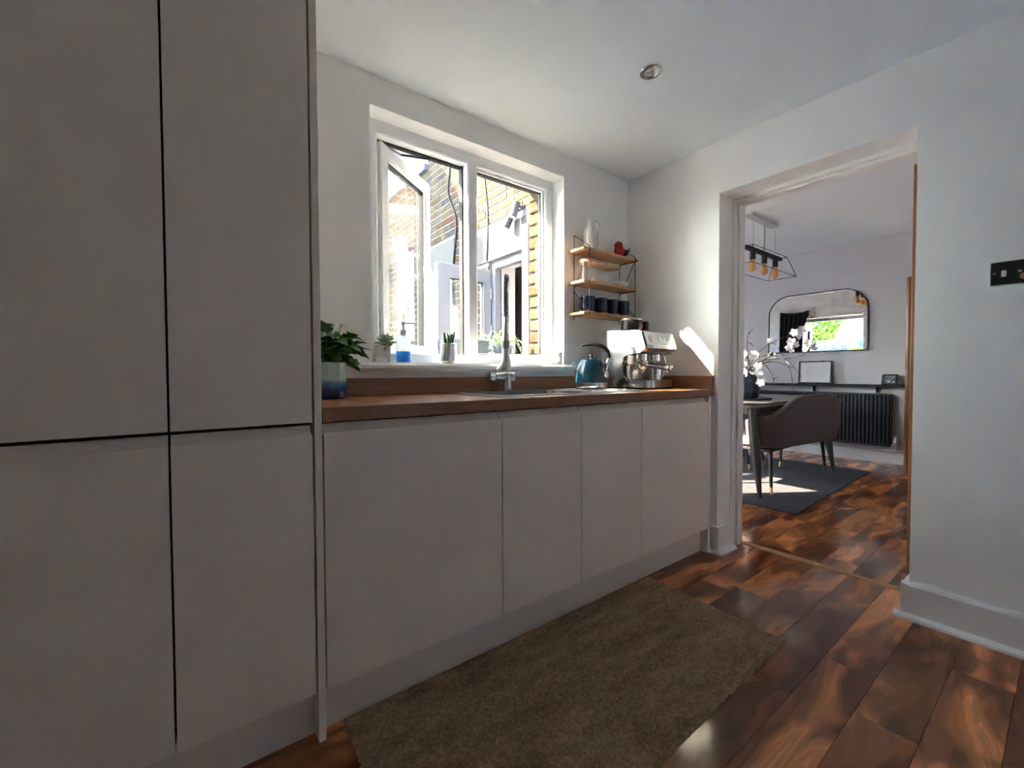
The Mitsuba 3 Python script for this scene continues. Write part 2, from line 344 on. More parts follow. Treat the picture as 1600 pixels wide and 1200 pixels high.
# ------------------------------------------------------------------ floor planks
struct('floor', box(-1.7, 6.2, -2.5, 3.7, -.05, -.0105), 'm_floor_gap', 'glossy dark figured wood laminate floor')
W = .1415
butt = {-3: 2.03, -4: 2.335, -6: 1.775, -8: 2.04}    # known joints, by row counted from y = 0.006
def plank(x0, x1, y0, y1):
    g = .0004; m = box(x0 + g, x1 - g, y0 + g, y1 - g, -.0105, 0.0, .0008)
    o = rng.integers(0, 40, 2) * 10 + 1.0
    uv = np.stack([m.vertices[:, 0] - x0 + o[0], m.vertices[:, 1] - y0 + o[1]], 1)
    part('floor', 'plank', m, 'm_floor', uv=uv)
for region, (X0, X1, Y0, Y1) in (('k', (-.5, 2.588, -1.9, .147)), ('d', (2.612, 6.13, -.92, 3.55))):
    r0, r1 = math.floor((Y0 - .006) / W), math.ceil((Y1 - .006) / W)
    for r in range(r0, r1):
        ya, yb = max(Y0, .006 + r * W), min(Y1, .006 + (r + 1) * W)
        if yb - ya < .01: continue
        far = region == 'd' and r * W > 1.3
        b0 = butt.get(r, None)
        if region == 'd' or b0 is None: b0 = X0 + (r * 0.47 % 1.0) * 1.2
        while b0 > X0: b0 -= 1.2
        x = b0
        while x < X1:
            xa, xb = max(x, X0), min(x + 1.2, X1)
            if xb - xa > .02 and not (region == 'd' and yb < -.83 and False): plank(xa, xb, ya, yb)
            x += 1.2
add('threshold_strip', extr([(2.575, 0), (2.625, 0), (2.618, .005), (2.60, .008), (2.582, .005)], .80, 'y', -.823), 'm_threshold', label='light wooden threshold strip across the doorway floor', cat='threshold strip')
# extr along y uses (x, z)

# ------------------------------------------------------------------ skirting, door lining
def skirt(name, x0, x1, y0, y1, h, axis, m='m_skirting'):
    """a board with a rounded top; axis: the direction in which it is thin, with sign"""
    t = .018
    if axis == 'x-': prof = [(x1, 0), (x1, h), (x1 - t*.55, h), (x1 - t, h - .012), (x1 - t, 0)]; return struct(name, extr(prof, y1 - y0, 'y', y0), m)
s = struct('baseboard_right', extr([(XW, 0), (XW, .145), (XW - .010, .145), (XW - .019, .133), (XW - .019, 0)], 1.6, 'y', -2.4), 'm_skirting', 'white skirting board along the right wall')
part(s, 'return', box(XW - .019, 2.49, -.8235, -.803, 0, .141, .003), 'm_skirting')
part(s, 'scotia', extr([(XW - .018, 0), (XW - .042, 0), (XW - .040, .010), (XW - .026, .018), (XW - .018, .022)], 1.62, 'y', -2.4), 'm_skirting', label='white quadrant bead on the floor')
part(s, 'scotia', extr([(-.806, 0), (-.783, 0), (-.785, .010), (-.797, .018), (-.806, .022)], .17, 'x', XW - .03), 'm_skirting')
s = struct('baseboard_doorway', box(XW - .02, 2.487, -.044, -.0235, 0, .15, .004), 'm_skirting', 'short white skirting board at the foot of the door reveal')
part(s, 'end', box(XW - .020, XW + .001, -.043, .04, 0, .15, .004), 'm_skirting')
part(s, 'scotia', extr([(-.043, 0), (-.068, 0), (-.066, .010), (-.054, .018), (-.043, .022)], .19, 'x', XW - .045), 'm_skirting')
part(s, 'scotia', extr([(XW - .019, 0), (XW - .044, 0), (XW - .042, .010), (XW - .030, .018), (XW - .019, .022)], .085, 'y', -.068), 'm_skirting')
t_ = struct('trim_1', None, None, 'white painted door lining inside the doorway')
part(t_, 'jamb', box(2.487, 2.614, -.037, -.0235, 0, 1.968, .003), 'm_gloss_white')
part(t_, 'stop', box(2.525, 2.565, -.050, -.036, 0, 1.955, .004), 'm_gloss_white')
part(t_, 'head', box(2.487, 2.614, -.823, -.0235, 1.966, 1.981, .003), 'm_gloss_white')
part(t_, 'stop', box(2.525, 2.565, -.823, -.036, 1.953, 1.967, .004), 'm_gloss_white')
part(t_, 'bead', box(2.485, 2.497, -.823, -.030, 1.962, 1.980, .003), 'm_gloss_white')
s = struct('baseboard_far', extr([(XF, 0), (XF, .125), (XF - .010, .125), (XF - .018, .112), (XF - .018, 0)], 4.4, 'y', -.9), 'm_skirting', 'white skirting board under the radiator in the dining room')
struct('baseboard_dining', box(2.61, 2.628, -.02, YH0, 0, .13, .003), 'm_skirting')

# wooden doors of the dining room
d = struct('door_1', None, None, 'brown wooden door standing ajar in the far corner of the dining room')
A, Bp = arr(6.04, -.86), arr(5.65, -.20); ang = math.degrees(math.atan2(*(Bp - A)[::-1])); L_ = np.linalg.norm(Bp - A)
dm = box(0, L_, -.022, .022, .006, 1.93, .002)
part(d, 'slab', mv(rot(dm, ang), A[0], A[1], 0), 'm_door_wood')
part(d, 'latch_plate', mv(rot(box(L_ - .001, L_ + .002, -.012, .012, .84, 1.03, .001), ang), A[0], A[1], 0), 'm_steel', label='steel latch plate on the door edge')
part(d, 'latch', mv(rot(box(L_ + .001, L_ + .012, -.006, .006, .92, .955, .002), ang), A[0], A[1], 0), 'm_gunmetal')
d = struct('door_2', None, None, 'brown wooden door folded back beside the doorway')
part(d, 'slab', box(2.616, 3.36, -.810, -.764, .008, 1.93, .002), 'm_door_wood')

# ------------------------------------------------------------------ kitchen window
w = struct('window_1', None, None, 'white two light kitchen window, its left casement open outwards')
def bar(x0, x1, z0, z1, y0=.685, y1=.755, b=.006): return box(x0, x1, y0, y1, z0, z1, b)
part(w, 'frame_side', bar(.630, .702, 1.04, 2.14), 'm_upvc'); part(w, 'frame_side', bar(1.703, 1.768, 1.04, 2.14), 'm_upvc')
part(w, 'frame_head', bar(.69, 1.715, 2.076, 2.14), 'm_upvc'); part(w, 'frame_sill', bar(.69, 1.715, 1.04, 1.098), 'm_upvc')
part(w, 'mullion', bar(1.168, 1.226, 1.09, 2.085, .680), 'm_upvc')
part(w, 'bead', join(box(1.226, 1.240, .700, .735, 1.09, 2.08, .004), box(1.690, 1.705, .700, .735, 1.09, 2.08, .004), box(1.226, 1.70, .700, .735, 2.063, 2.078, .004), box(1.226, 1.70, .700, .735, 1.096, 1.110, .004)), 'm_upvc')
part(w, 'gasket', join(box(1.2395, 1.2425, .712, .730, 1.108, 2.064), box(1.6875, 1.6905, .712, .730, 1.108, 2.064), box(1.24, 1.69, .712, .730, 2.060, 2.0635), box(1.24, 1.69, .712, .730, 1.1095, 1.1125)), 'm_gasket')
def sheet_y(x0, x1, z0, z1, y): return tm([[x0, y, z0], [x1, y, z0], [x1, y, z1], [x0, y, z1]], [[0, 1, 2], [0, 2, 3]])
part(w, 'pane', sheet_y(1.238, 1.692, 1.107, 2.066, .722), 'm_glass', label='clear fixed right pane')
part(w, 'rebate', join(box(.701, .708, .725, .755, 1.098, 2.076), box(.70, 1.17, .735, .755, 2.068, 2.077), box(1.160, 1.169, .725, .755, 1.098, 2.076)), 'm_gasket')
# casement, built closed with its hinge on the origin, then turned
CW, C0, C1 = .496, 1.088, 2.072
def cas(m): return mv(rot(m, 37.0), .733, .722, 0)
ck = part(w, 'casement', cas(sub(box(0, CW, 0, .058, C0, C1, .005), box(.055, CW - .052, -.1, .1, C0 + .055, C1 - .055))), 'm_upvc', label='open casement frame')
part(ck, 'bead', cas(sub(box(.050, CW - .050, .006, .052, C0 + .050, C1 - .050, .003), box(.066, CW - .066, -.1, .1, C0 + .066, C1 - .066))), 'm_upvc')
part(ck, 'gasket', cas(sub(box(.060, CW - .060, .014, .046, C0 + .060, C1 - .060), box(.0695, CW - .0695, -.1, .1, C0 + .0695, C1 - .0695))), 'm_gasket')
part(ck, 'pane', cas(sheet_y(.064, CW - .064, C0 + .064, C1 - .064, .022)), 'm_glass')
part(ck, 'pane', cas(sheet_y(.064, CW - .064, C0 + .064, C1 - .064, .040)), 'm_glass')
hd = part(w, 'handle', cas(join(box(CW - .040, CW - .018, -.012, .001, 1.50, 1.60, .004), box(CW - .038, CW - .020, -.040, -.010, 1.535, 1.565, .005), rot(box(CW - .16, CW - .015, -.048, -.030, 1.540, 1.560, .006), 8, (0, 1, 0), (CW - .03, 0, 1.55)))), 'm_upvc', label='white casement handle')
part(w, 'stay', join(tube([[.72, .735, 2.066], [.86, .80, 2.072]], .006, 6), tube([[.86, .80, 2.072], [.99, .742, 2.066]], .006, 6), cas(box(.02, .22, .022, .036, C1, C1 + .006))), 'm_gunmetal', label='dark metal friction stay')
sill = add('window_sill', union(box(.557, 1.806, .535, .70, 1.012, 1.049, .012)), 'm_gloss_white', label='white painted wooden window sill above the worktop', cat='window sill')

# ------------------------------------------------------------------ garden doors (french doors), outside
d = struct('door_3', None, None, 'white glazed garden doors, both leaves open outwards')
part(d, 'frame', join(box(2.34, 2.41, YH1 - .055, YH1, 0, 2.05, .004), box(2.34, 2.41, YH0, YH0 + .055, 0, 2.05, .004), box(2.34, 2.41, YH0, YH1, 1.985, 2.05, .004), box(2.34, 2.61, YH0, YH1, -.05, .03, .004)), 'm_upvc_out')
part(d, 'reveal', join(box(2.41, XD + .004, YH1 - .012, YH1, 0, 2.05), box(2.41, XD + .004, YH0, YH0 + .012, 0, 2.05), box(2.41, XD + .004, YH0, YH1, 2.038, 2.05)), 'm_gloss_white')
part(d, 'rebate', box(2.408, 2.414, YH1 - .058, YH1 - .052, .03, 1.985), 'm_gasket')
def leaf(W_, side):
    """leaf in the xz plane from x = 0 (hinge) to -W_"""
    l = [('leaf', sub(box(-W_, 0, -.03, .03, .03, 1.975, .005), box(-W_ + .125, -.085, -.1, .1, .22, 1.85)), 'm_upvc_out'),
         ('gasket', sub(box(-W_ + .121, -.081, -.02, .02, .216, 1.854), box(-W_ + .128, -.088, -.1, .1, .223, 1.847)), 'm_gasket'),
         ('pane', sheet_y(-W_ + .123, -.083, .218, 1.852, -.008), 'm_glass'), ('pane', sheet_y(-W_ + .123, -.083, .218, 1.852, .010), 'm_glass'),
         ('handle', join(box(-W_ + .045, -W_ + .075, -.040, -.03, .90, 1.12, .003), box(-W_ + .05, -W_ + .17, -.075, -.058, 1.03, 1.05, .005), box(-W_ + .05, -W_ + .07, -.075, -.03, 1.03, 1.05, .005)), 'm_upvc_out'),
         ('hinge', join(cyl(-.005, -.036, 1.70, 1.80, .010, 10), cyl(-.005, -.036, .25, .35, .010, 10), cyl(-.005, -.036, 1.35, 1.45, .010, 10)), 'm_upvc_out')]
    return l
for W_, turn, hx, hy in ((.565, 0, 2.325, 2.185), (.56, 12, 2.325, 1.085)):
    first = None
    for nm, me, mt in leaf(W_, 0):
        me = mv(rot(me, turn), hx, hy, 0)
        if first is None: first = part(d, nm, me, mt)
        else: part(first, nm, me, mt)
# other windows in the brick wall
w = struct('window_2', None, None, 'upstairs white window high in the brick wall')
def garden_window(w, y0, y1, z0, z1, mull):
    fr = [box(2.30, 2.36, y0, y0 + .06, z0, z1, .004), box(2.30, 2.36, y1 - .06, y1, z0, z1, .004), box(2.30, 2.36, y0, y1, z0, z0 + .06, .004), box(2.30, 2.36, y0, y1, z1 - .06, z1, .004)]
    fr += [box(2.305, 2.355, m - .03, m + .03, z0, z1, .004) for m in mull]
    part(w, 'frame', join(fr), 'm_upvc_out')
    part(w, 'pane', tm([[2.33, y0 + .05, z0 + .05], [2.33, y1 - .05, z0 + .05], [2.33, y1 - .05, z1 - .05], [2.33, y0 + .05, z1 - .05]], [[0, 1, 2], [0, 2, 3]]), 'm_glass')
    part(w, 'room', box(2.338, 2.342, y0 + .02, y1 - .02, z0 + .02, z1 - .02), 'm_slate')
    part(w, 'sill', box(2.25, 2.33, y0 - .05, y1 + .05, z0 - .07, z0, .006), 'm_slate')
garden_window(w, 3.45, 4.70, 3.44, 4.75, (3.95,))
w = struct('window_3', None, None, 'ground floor white window further along the brick wall')
garden_window(w, 2.87, 3.69, 1.0, 2.15, (3.28,))

# twin spot lamp and cables on the brick wall
lamp = thing('security_lamp', 'grey twin spotlight fixed to the sunny brick wall outside the window', 'outdoor lamp')
part(lamp, 'wall_plate', mv(rot(box(-.012, 0, -.05, .16, -.012, .012, .002), 0), 2.30, 1.66, 2.405), 'm_lamp_grey')
for a, dy, tilt in ((arr(2.235, 1.655, 2.405), .0, (-.25, .12, -1)), (arr(2.24, 1.74, 2.335), .0, (-.35, .30, -1))):
    dv = arr(*tilt) / np.linalg.norm(tilt)
    sh = part(lamp, 'spot', tube([a + dv * -.035, a + dv * -.03, a + dv * .095, a + dv * .098], [.026, .032, .032, .028], 20), 'm_lamp_grey', 30)
    part(sh, 'lens', tube([a + dv * .0985, a + dv * .1], .026, 20), 'm_white_ceramic')
    part(lamp, 'arm', rod(a, (2.298, a[1] + .01, a[2] + .01), .008), 'm_lamp_grey')
def smooth_path(p, n=8):
    from scipy.interpolate import CubicSpline
    p = np.asarray(p, float); s = np.r_[0, np.cumsum(np.linalg.norm(np.diff(p, axis=0), axis=1))]; return CubicSpline(s, p)(np.linspace(0, s[-1], n * (len(p) - 1) + 1))
cb = [(2.292, 2.83, 3.55), (2.292, 2.85, 3.30), (2.292, 2.90, 3.08), (2.292, 2.915, 2.95), (2.292, 2.81, 2.75), (2.292, 2.755, 2.63), (2.286, 2.79, 2.25), (2.286, 2.80, 1.6), (2.292, 2.80, .9)]
add('wall_cable', tube(smooth_path(cb), .010, 6), 'm_black_matt', True, label='thick black cable hanging in a curve down the shaded brick', cat='cable', group=None)
add('wall_cable', tube(smooth_path([(2.293, 2.225, 3.3), (2.293, 2.215, 2.87), (2.293, 2.16, 2.52), (2.285, 2.15, 2.3), (2.285, 2.17, 2.06)]), .006, 6), 'm_black_matt', True, label='thin cable running down the sunlit brick above the garden door', cat='cable')
add('wall_cable', tube(smooth_path([(2.293, 2.60, 3.4), (2.293, 2.61, 2.9), (2.293, 2.64, 2.5), (2.293, 2.66, 2.0), (2.293, 2.66, 1.2)]), .005, 6), 'm_black_matt', True, label='thin dark wire down the brick between the casement and the mullion', cat='cable')

# planters outside the window, on the stone sill
def strap(base, az, length, lift, droop, width, n=9):
    s = np.linspace(0, 1, n); h = np.array([math.cos(az), math.sin(az), 0.])
    c = np.asarray(base) + h * (length * (s - .12 * s**2))[:, None] + np.array([0, 0, 1.]) * (lift * np.sin(s * 1.9) - droop * s**2.2)[:, None]
    wv = np.array([-math.sin(az), math.cos(az), 0.]); hw = width * np.sin(np.clip(s * .93 + .07, 0, 1) * np.pi) ** .6 + 1e-4
    up = np.array([0, 0, 1.]) * (hw * .45)[:, None]
    v = np.vstack([c - wv * hw[:, None] + up, c, c + wv * hw[:, None] + up]); f = []
    for i in range(n - 1):
        for r in (0, n): f += [[r + i, r + i + 1, r + n + i + 1], [r + i, r + n + i + 1, r + n + i]]
    return tm(v, f)
pt = thing('trough_planter', 'grey trough planter with a yellow flower outside behind the mullion', 'planter')
part(pt, 'trough', sub(hull(np.vstack([box(1.16, 1.40, .865, .975, 1.04, 1.042).vertices, box(1.145, 1.415, .855, .985, 1.185, 1.19).vertices])), box(1.165, 1.395, .875, .965, 1.15, 1.3)), 'm_planter')
part(pt, 'soil', box(1.16, 1.40, .87, .97, 1.145, 1.165), 'm_soil')
part(pt, 'stem', join(tube(smooth_path([(1.30, .93, 1.16), (1.302, .93, 1.25), (1.296, .93, 1.33)]), .003, 5), tube(smooth_path([(1.30, .93, 1.22), (1.33, .93, 1.26), (1.35, .93, 1.275)]), .002, 5)), 'm_leaf_pale')
for k in range(6):
    a = k * 1.05; part(pt, 'petal', strap((1.296, .93, 1.325), a, .022, .030, .012, .008, 5), 'm_yellow_petal')
part(pt, 'petal', rot(trimesh.creation.icosphere(subdivisions=2, radius=.011), 0).apply_translation((1.296, .93, 1.335)), 'm_yellow_petal', True)
sp = thing('spider_plant', 'variegated spider plant in a blue grey pot outside the right pane', 'plant')
part(sp, 'pot', sub(hull(np.vstack([cyl(1.545, .925, 1.04, 1.042, .055, 24).vertices, cyl(1.545, .925, 1.165, 1.17, .075, 24).vertices])), cyl(1.545, .925, 1.12, 1.3, .066, 24)), 'm_planter_blue')
part(sp, 'soil', cyl(1.545, .925, 1.11, 1.15, .066, 20), 'm_soil')
for k in range(38):
    az = rng.uniform(0, 2 * math.pi); Ln = rng.uniform(.12, .27)
    part(sp, 'leaf', strap((1.53 + rng.uniform(-.03, .03), .925 + rng.uniform(-.02, .02), 1.14), az, Ln, rng.uniform(.08, .17), rng.uniform(.08, .26), .0065), 'm_leaf_spider')
sp2 = thing('flower_pot', 'small cream flower pot outside between the trough and the spider plant', 'pot')
part(sp2, 'pot', sub(hull(np.vstack([cyl(1.452, .91, 1.04, 1.042, .026, 20).vertices, cyl(1.452, .91, 1.128, 1.13, .036, 20).vertices])), cyl(1.452, .91, 1.11, 1.3, .030, 20)), 'm_white_ceramic')
part(sp2, 'soil', cyl(1.452, .91, 1.10, 1.12, .031, 16), 'm_soil')
for k in range(7): part(sp2, 'leaf', strap((1.452, .91, 1.115), k * .9, .07, .05, .05, .006), 'm_leaf_pale')

# ------------------------------------------------------------------ garden, seen in the dining room mirror
nb = thing('neighbour_house', 'pale rendered house wing standing behind the brick wall garden', 'house')
part(nb, 'wall', box(-3.4, -.4, 6.0, 9.0, -.1, 6.86), 'm_neighbour')
bh = thing('brick_house', 'brick house with a white framed window reflected in the mirror', 'house')
part(bh, 'wall', box(-15.2, -14.0, 1.0, 6.05, -.1, 7.0), 'm_far_brick')
part(bh, 'window', join(box(-14.0, -13.94, 4.0, 5.1, 3.5, 3.58), box(-14.0, -13.94, 4.0, 5.1, 4.6, 4.68), box(-14.0, -13.94, 4.0, 4.08, 3.5, 4.68), box(-14.0, -13.94, 5.02, 5.1, 3.5, 4.68)), 'm_upvc')
part(bh, 'pane', box(-14.0, -13.97, 4.05, 5.05, 3.55, 4.62), 'm_planter_blue')
part(bh, 'roof', extr([(.8, 7.0), (6.3, 7.0), (3.55, 9.2)], 1.6, 'x', -15.4), 'm_slate')
fn = thing('garden_fence', 'blue grey boarded fence at the end of the garden in the mirror', 'fence')
for k in range(22): part(fn, 'board', box(-9.03, -9.0, 1.2 + k * .30, 1.49 + k * .30, -.06, 1.95 + .02 * (k % 2), .004), 'm_fence')
part(fn, 'rail', box(-9.0, -8.95, 1.2, 7.8, 1.97, 2.05, .004), 'm_pale_wood')
sd = thing('garden_shed', 'low dark roofed shed in front of the garden fence in the mirror', 'shed')
part(sd, 'wall', box(-8.2, -6.6, 4.4, 6.4, -.06, 1.75), 'm_pale_wood')
part(sd, 'roof', extr([(4.25, 1.75), (6.55, 1.75), (6.55, 1.86), (4.25, 2.05)], 1.9, 'x', -8.35), 'm_slate')
def blob_tree(name, label, c, R, n, trunk, seed, cat='tree'):
    g = np.random.default_rng(seed); t = thing(name, label, cat)
    part(t, 'trunk', tube([(c[0], c[1], -.06), (c[0] + .05, c[1], c[2] * .5), (c[0], c[1], c[2])], [trunk, trunk * .8, trunk * .4], 8), 'm_trunk')
    d = g.normal(size=(n, 3)); d /= np.linalg.norm(d, axis=1, keepdims=True)
    bump = .72 + .5 * meshkit.fbm(d * 1.9 + seed, 3); P = np.asarray(c) + d * (np.asarray(R) * bump[:, None]) * g.uniform(.55, 1.0, (n, 1)) ** .5
    a = g.normal(size=(n, 3)); a /= np.linalg.norm(a, axis=1, keepdims=True); b = np.cross(a, g.normal(size=(n, 3))); b /= np.linalg.norm(b, axis=1, keepdims=True)
    s = g.uniform(.05, .10, (n, 1)) * min(1.6, R[0]); v = np.stack([P - a*s, P - b*s*.6, P + a*s, P + b*s*.6], 1).reshape(-1, 3); i = np.arange(n) * 4
    part(t, 'foliage', tm(v, np.vstack([np.stack([i, i+1, i+2], 1), np.stack([i, i+2, i+3], 1)])), 'm_tree', kind='stuff')
blob_tree('garden_tree', 'bright green leafy tree beyond the fence in the mirror', (-10.6, 6.6, 3.2), (1.3, 1.5, 1.2), 5200, .12, 3)
blob_tree('garden_bush', 'green bush below the fence in the mirror', (-7.0, 3.45, 1.5), (.5, .5, .5), 1500, .04, 5, 'bush')
cl = add('washing_line', tube(smooth_path([(-6.2, 2.6, 2.18), (-5.9, 3.6, 2.10), (-5.6, 4.9, 2.16)]), .006, 5), 'm_cloth_white', label='washing line across the garden in the mirror', cat='washing line')
for k, (yy, m_) in enumerate(((2.95, 'm_cloth_pink'), (3.25, 'm_cloth_teal'), (3.5, 'm_cloth_white'), (3.85, 'm_cloth_coral'), (4.1, 'm_cloth_cream'), (4.35, 'm_cloth_green'))):
    xx = -6.2 + (yy - 2.6) * .26; zz = 2.09
    u, v_ = np.meshgrid(np.linspace(0, 1, 9), np.linspace(0, 1, 6)); g = np.stack([xx + .03*np.sin(u*9 + k) * v_, yy + (u - .5) * .2 * (1 - .2*v_), zz - v_ * .24], -1).reshape(-1, 3)
    ff = [[r*9+c, r*9+c+1, (r+1)*9+c+1, (r+1)*9+c] for r in range(5) for c in range(8)]
    ff = [t3 for q in ff for t3 in ([q[0], q[1], q[2]], [q[0], q[2], q[3]])]
    nm = {'m_cloth_pink': 'pink', 'm_cloth_teal': 'turquoise'}.get(m_, m_[8:])
    add('hanging_cloth', tm(g, ff), m_, label=f'small {nm} cloth pegged on the washing line in the mirror', cat='cloth', group='cloths on the washing line')

# ------------------------------------------------------------------ kitchen units
PL, PR, S1, S2, S3, DE = .271, .291, .888, 1.290, 1.692, 2.291
ZB, ZT, ZWB, ZWT = .139, .842, .870, .911
def door_profile(z0, z1, top_grip):
    """door cross-section (y, z): front at y = 0, with a scooped finger grip along the top"""
    if top_grip: return [(0, z0), (0, z1), (.002, z1 + .0005), (.009, z1 - .007), (.013, z1 - .007), (.0285, z1 + .0225), (.032, z1 + .0225), (.032, z0)]
    return [(0, z0), (0, z1), (.020, z1), (.020, z0)]
def front(par, nm, x0, x1, z0, z1, grip=True, label=None):
    g = .0023; return part(par, nm, extr(door_profile(z0, z1, grip), x1 - x0 - 2*g, 'x', x0 + g), 'm_cabinet', label=label)
for i, (x0, x1, lab) in enumerate(((-.031, .269, 'tall grey cream larder unit next to the end panel'), (-.331, -.031, 'tall grey cream larder unit at the left edge of the photo'), (-.631, -.331, 'tall grey cream larder unit outside the left edge'))):
    if i == 2: continue
    c = thing('tall_cabinet', lab, 'cabinet')
    part(c, 'carcass', join(box(x0 + .001, x1 - .001, .0345, .588, ZB, 2.25), ), 'm_cab_dark')
    front(c, 'door', x0, x1, ZB, .840, True, 'lower door')
    front(c, 'door', x0, x1, .873, 2.245, False, 'upper door')
add('plinth', box(-.331, PL, .045, .062, 0, ZB), 'm_plinth_shaded', label='grey cream plinth board under the tall units', cat='plinth')
add('end_panel', box(PL + .001, PR, .0, .588, 0, 2.255, .001), 'm_cabinet', label='full height grey cream end panel between tall units and worktop', cat='panel')
add('end_panel', box(DE + .001, DE + .023, .0, .588, 0, ZWB, .001), 'm_cabinet', label='narrow grey cream end panel beside the doorway wall', cat='panel')
add('filler_strip', box(DE + .0235, XW - .0005, .03, .05, 0, ZWB), 'm_cabinet', label='shaded filler strip between end panel and doorway wall', cat='panel')
add('plinth', box(PR, DE, .045, .062, 0, ZB), 'm_plinth_shaded', label='grey cream plinth board along the floor under the base units', cat='plinth')
for x0, x1, ds, lab in ((PR + .002, S1, 1, 'wide grey cream base unit next to the tall end panel'), (S1, S3, 2, 'two door grey cream base unit under the sink'), (S3, DE, 1, 'grey cream base unit next to the doorway')):
    c = thing('base_cabinet', lab, 'cabinet')
    part(c, 'carcass', box(x0 + .002, x1 - .002, .0345, .588, ZB, .745 if ds == 2 else ZWB - .004), 'm_cab_dark')
    for k in range(ds):
        xx0 = x0 + (x1 - x0) * k / ds; front(c, 'door', xx0, x0 + (x1 - x0) * (k + 1) / ds, ZB, ZT)
# worktop with cut-out, upstands
add('worktop', sub(box(PR + .0005, XW - .0005, -.003, .591, ZWB, ZWT, .0025), box(.985, 1.50, .13, .50, .8, 1.0)), 'm_worktop', label='long reddish brown oiled wood worktop', cat='worktop')
add('upstand', box(PR + .001, XW - .001, .571, .5915, ZWT, .983, .002), 'm_worktop', label='wooden upstand along the back of the worktop', cat='upstand')
add('upstand', box(XW - .021, XW - .0005, -.002, .5705, ZWT, .983, .002), 'm_worktop', label='short wooden upstand on the doorway wall beside the coffee machine', cat='upstand')
# sink
sk = thing('kitchen_sink', 'stainless steel inset sink with drainer set in the wooden worktop', 'sink')
rim = extr(rrect(.93, 1.90, .085, .568, .03), .0035, 'z', ZWT)
part(sk, 'deck', sub(rim, extr(rrect(1.00, 1.485, .145, .485, .05), .1, 'z', .86)), 'm_steel_sat')
bw = sub(extr(rrect(.998, 1.487, .143, .487, .05), .158, 'z', .756), extr(rrect(1.0005, 1.4845, .1455, .4845, .05), .2, 'z', .758))
part(sk, 'bowl', bw, 'm_steel_sat')
part(sk, 'drain', lathe([(0, .7585), (.04, .7585), (.042, .761), (.03, .762), (0, .761)], 24, (1.24, .32, 0)), 'm_chrome')
for k in range(9): part(sk, 'drainer_rib', rbox(1.56, 1.86, .135 + k * .042, .143 + k * .042, ZWT + .0022, ZWT + .0058, .0017, 2), 'm_steel_sat')
# faucet
fc = thing('kitchen_tap', 'steel spring neck kitchen tap standing behind the sink', 'tap')
FX, FY = 1.290, .512; tow = arr(-.62, -.78, 0)
part(fc, 'base', lathe([(0, .9145), (.030, .9145), (.030, .920), (.0235, .924), (.0235, 1.0), (0, 1.0)], 28, (FX, FY, 0)), 'm_steel_sat', 30)
side = arr(.92, -.39, 0)
b0 = arr(FX, FY, .985); part(fc, 'body', tube([b0 - side*.062, b0 - side*.058, b0 + side*.036, b0 + side*.04], [.017, .0215, .0215, .017], 24), 'm_steel_sat', 30)
part(fc, 'knob', tube([b0 - side*.090, b0 - side*.086, b0 - side*.064, b0 - side*.062], [.021, .0235, .0235, .02], 24), 'm_steel_sat', 30)
part(fc, 'lever', tube([b0 - side*.068, b0 - side*.058 + arr(0, 0, .026), b0 - side*.03 + arr(0, -.012, .068)], [.005, .0052, .0048], 10), 'm_steel_sat', True)
part(fc, 'standpipe', cyl(FX, FY, .995, 1.26, .0095, 16), 'm_steel_sat', 30)
P0 = arr(FX, FY, 0); P1 = P0 + tow * .155
path = [P0 + arr(0, 0, z) for z in np.linspace(1.255, 1.385, 14)]
cen = (P0 + P1) / 2; rr = .0775
path += [cen - tow * rr * math.cos(a) + arr(0, 0, 1.385 + rr * math.sin(a)) for a in np.linspace(.12, math.pi - .12, 24)]
path += [P1 + arr(0, 0, z) for z in np.linspace(1.385, 1.265, 14)]
path = np.array(path); pp, tt, aa, bb = frames(path)
from scipy.interpolate import interp1d
s_ = np.r_[0, np.cumsum(np.linalg.norm(np.diff(path, axis=0), axis=1))]; N = 900; q = np.linspace(0, s_[-1], N); itp = lambda A: interp1d(s_, A, axis=0)(q)
turns = 62; th = q / s_[-1] * turns * 2 * np.pi
part(fc, 'spring', tube(itp(pp) + .0135 * (np.cos(th)[:, None] * itp(aa) + np.sin(th)[:, None] * itp(bb)), .0022, 5), 'm_steel', True, label='coiled steel spring')
part(fc, 'hose', tube(np.vstack([path, P1 + arr(0, 0, 1.15)]), .0085, 12), 'm_black_matt', True)
part(fc, 'clip', join(lathe([(.0155, 1.118), (.019, 1.118), (.019, 1.152), (.0155, 1.152), (.0155, 1.118)], 20, P1), tube([P1 - tow*.018 + arr(0, 0, 1.135), P0 + arr(0, 0, 1.135)], .006, 10), lathe([(.009, 1.122), (.0145, 1.122), (.0145, 1.148), (.009, 1.148)], 20, P0)), 'm_gunmetal', label='dark holder ring')
part(fc, 'spray_head', lathe([(0, 1.012), (.022, 1.012), (.0245, 1.018), (.0225, 1.050), (.0165, 1.085), (.0145, 1.095), (.0145, 1.185), (.010, 1.195), (.0085, 1.262), (0, 1.262)], 28, P1), 'm_steel', 30)
part(fc, 'spray_button', mv(rot(box(-.004, .004, -.0235, -.014, 1.055, 1.085, .002), math.degrees(math.atan2(tow[1], tow[0])) + 90), *P1), 'm_gunmetal')

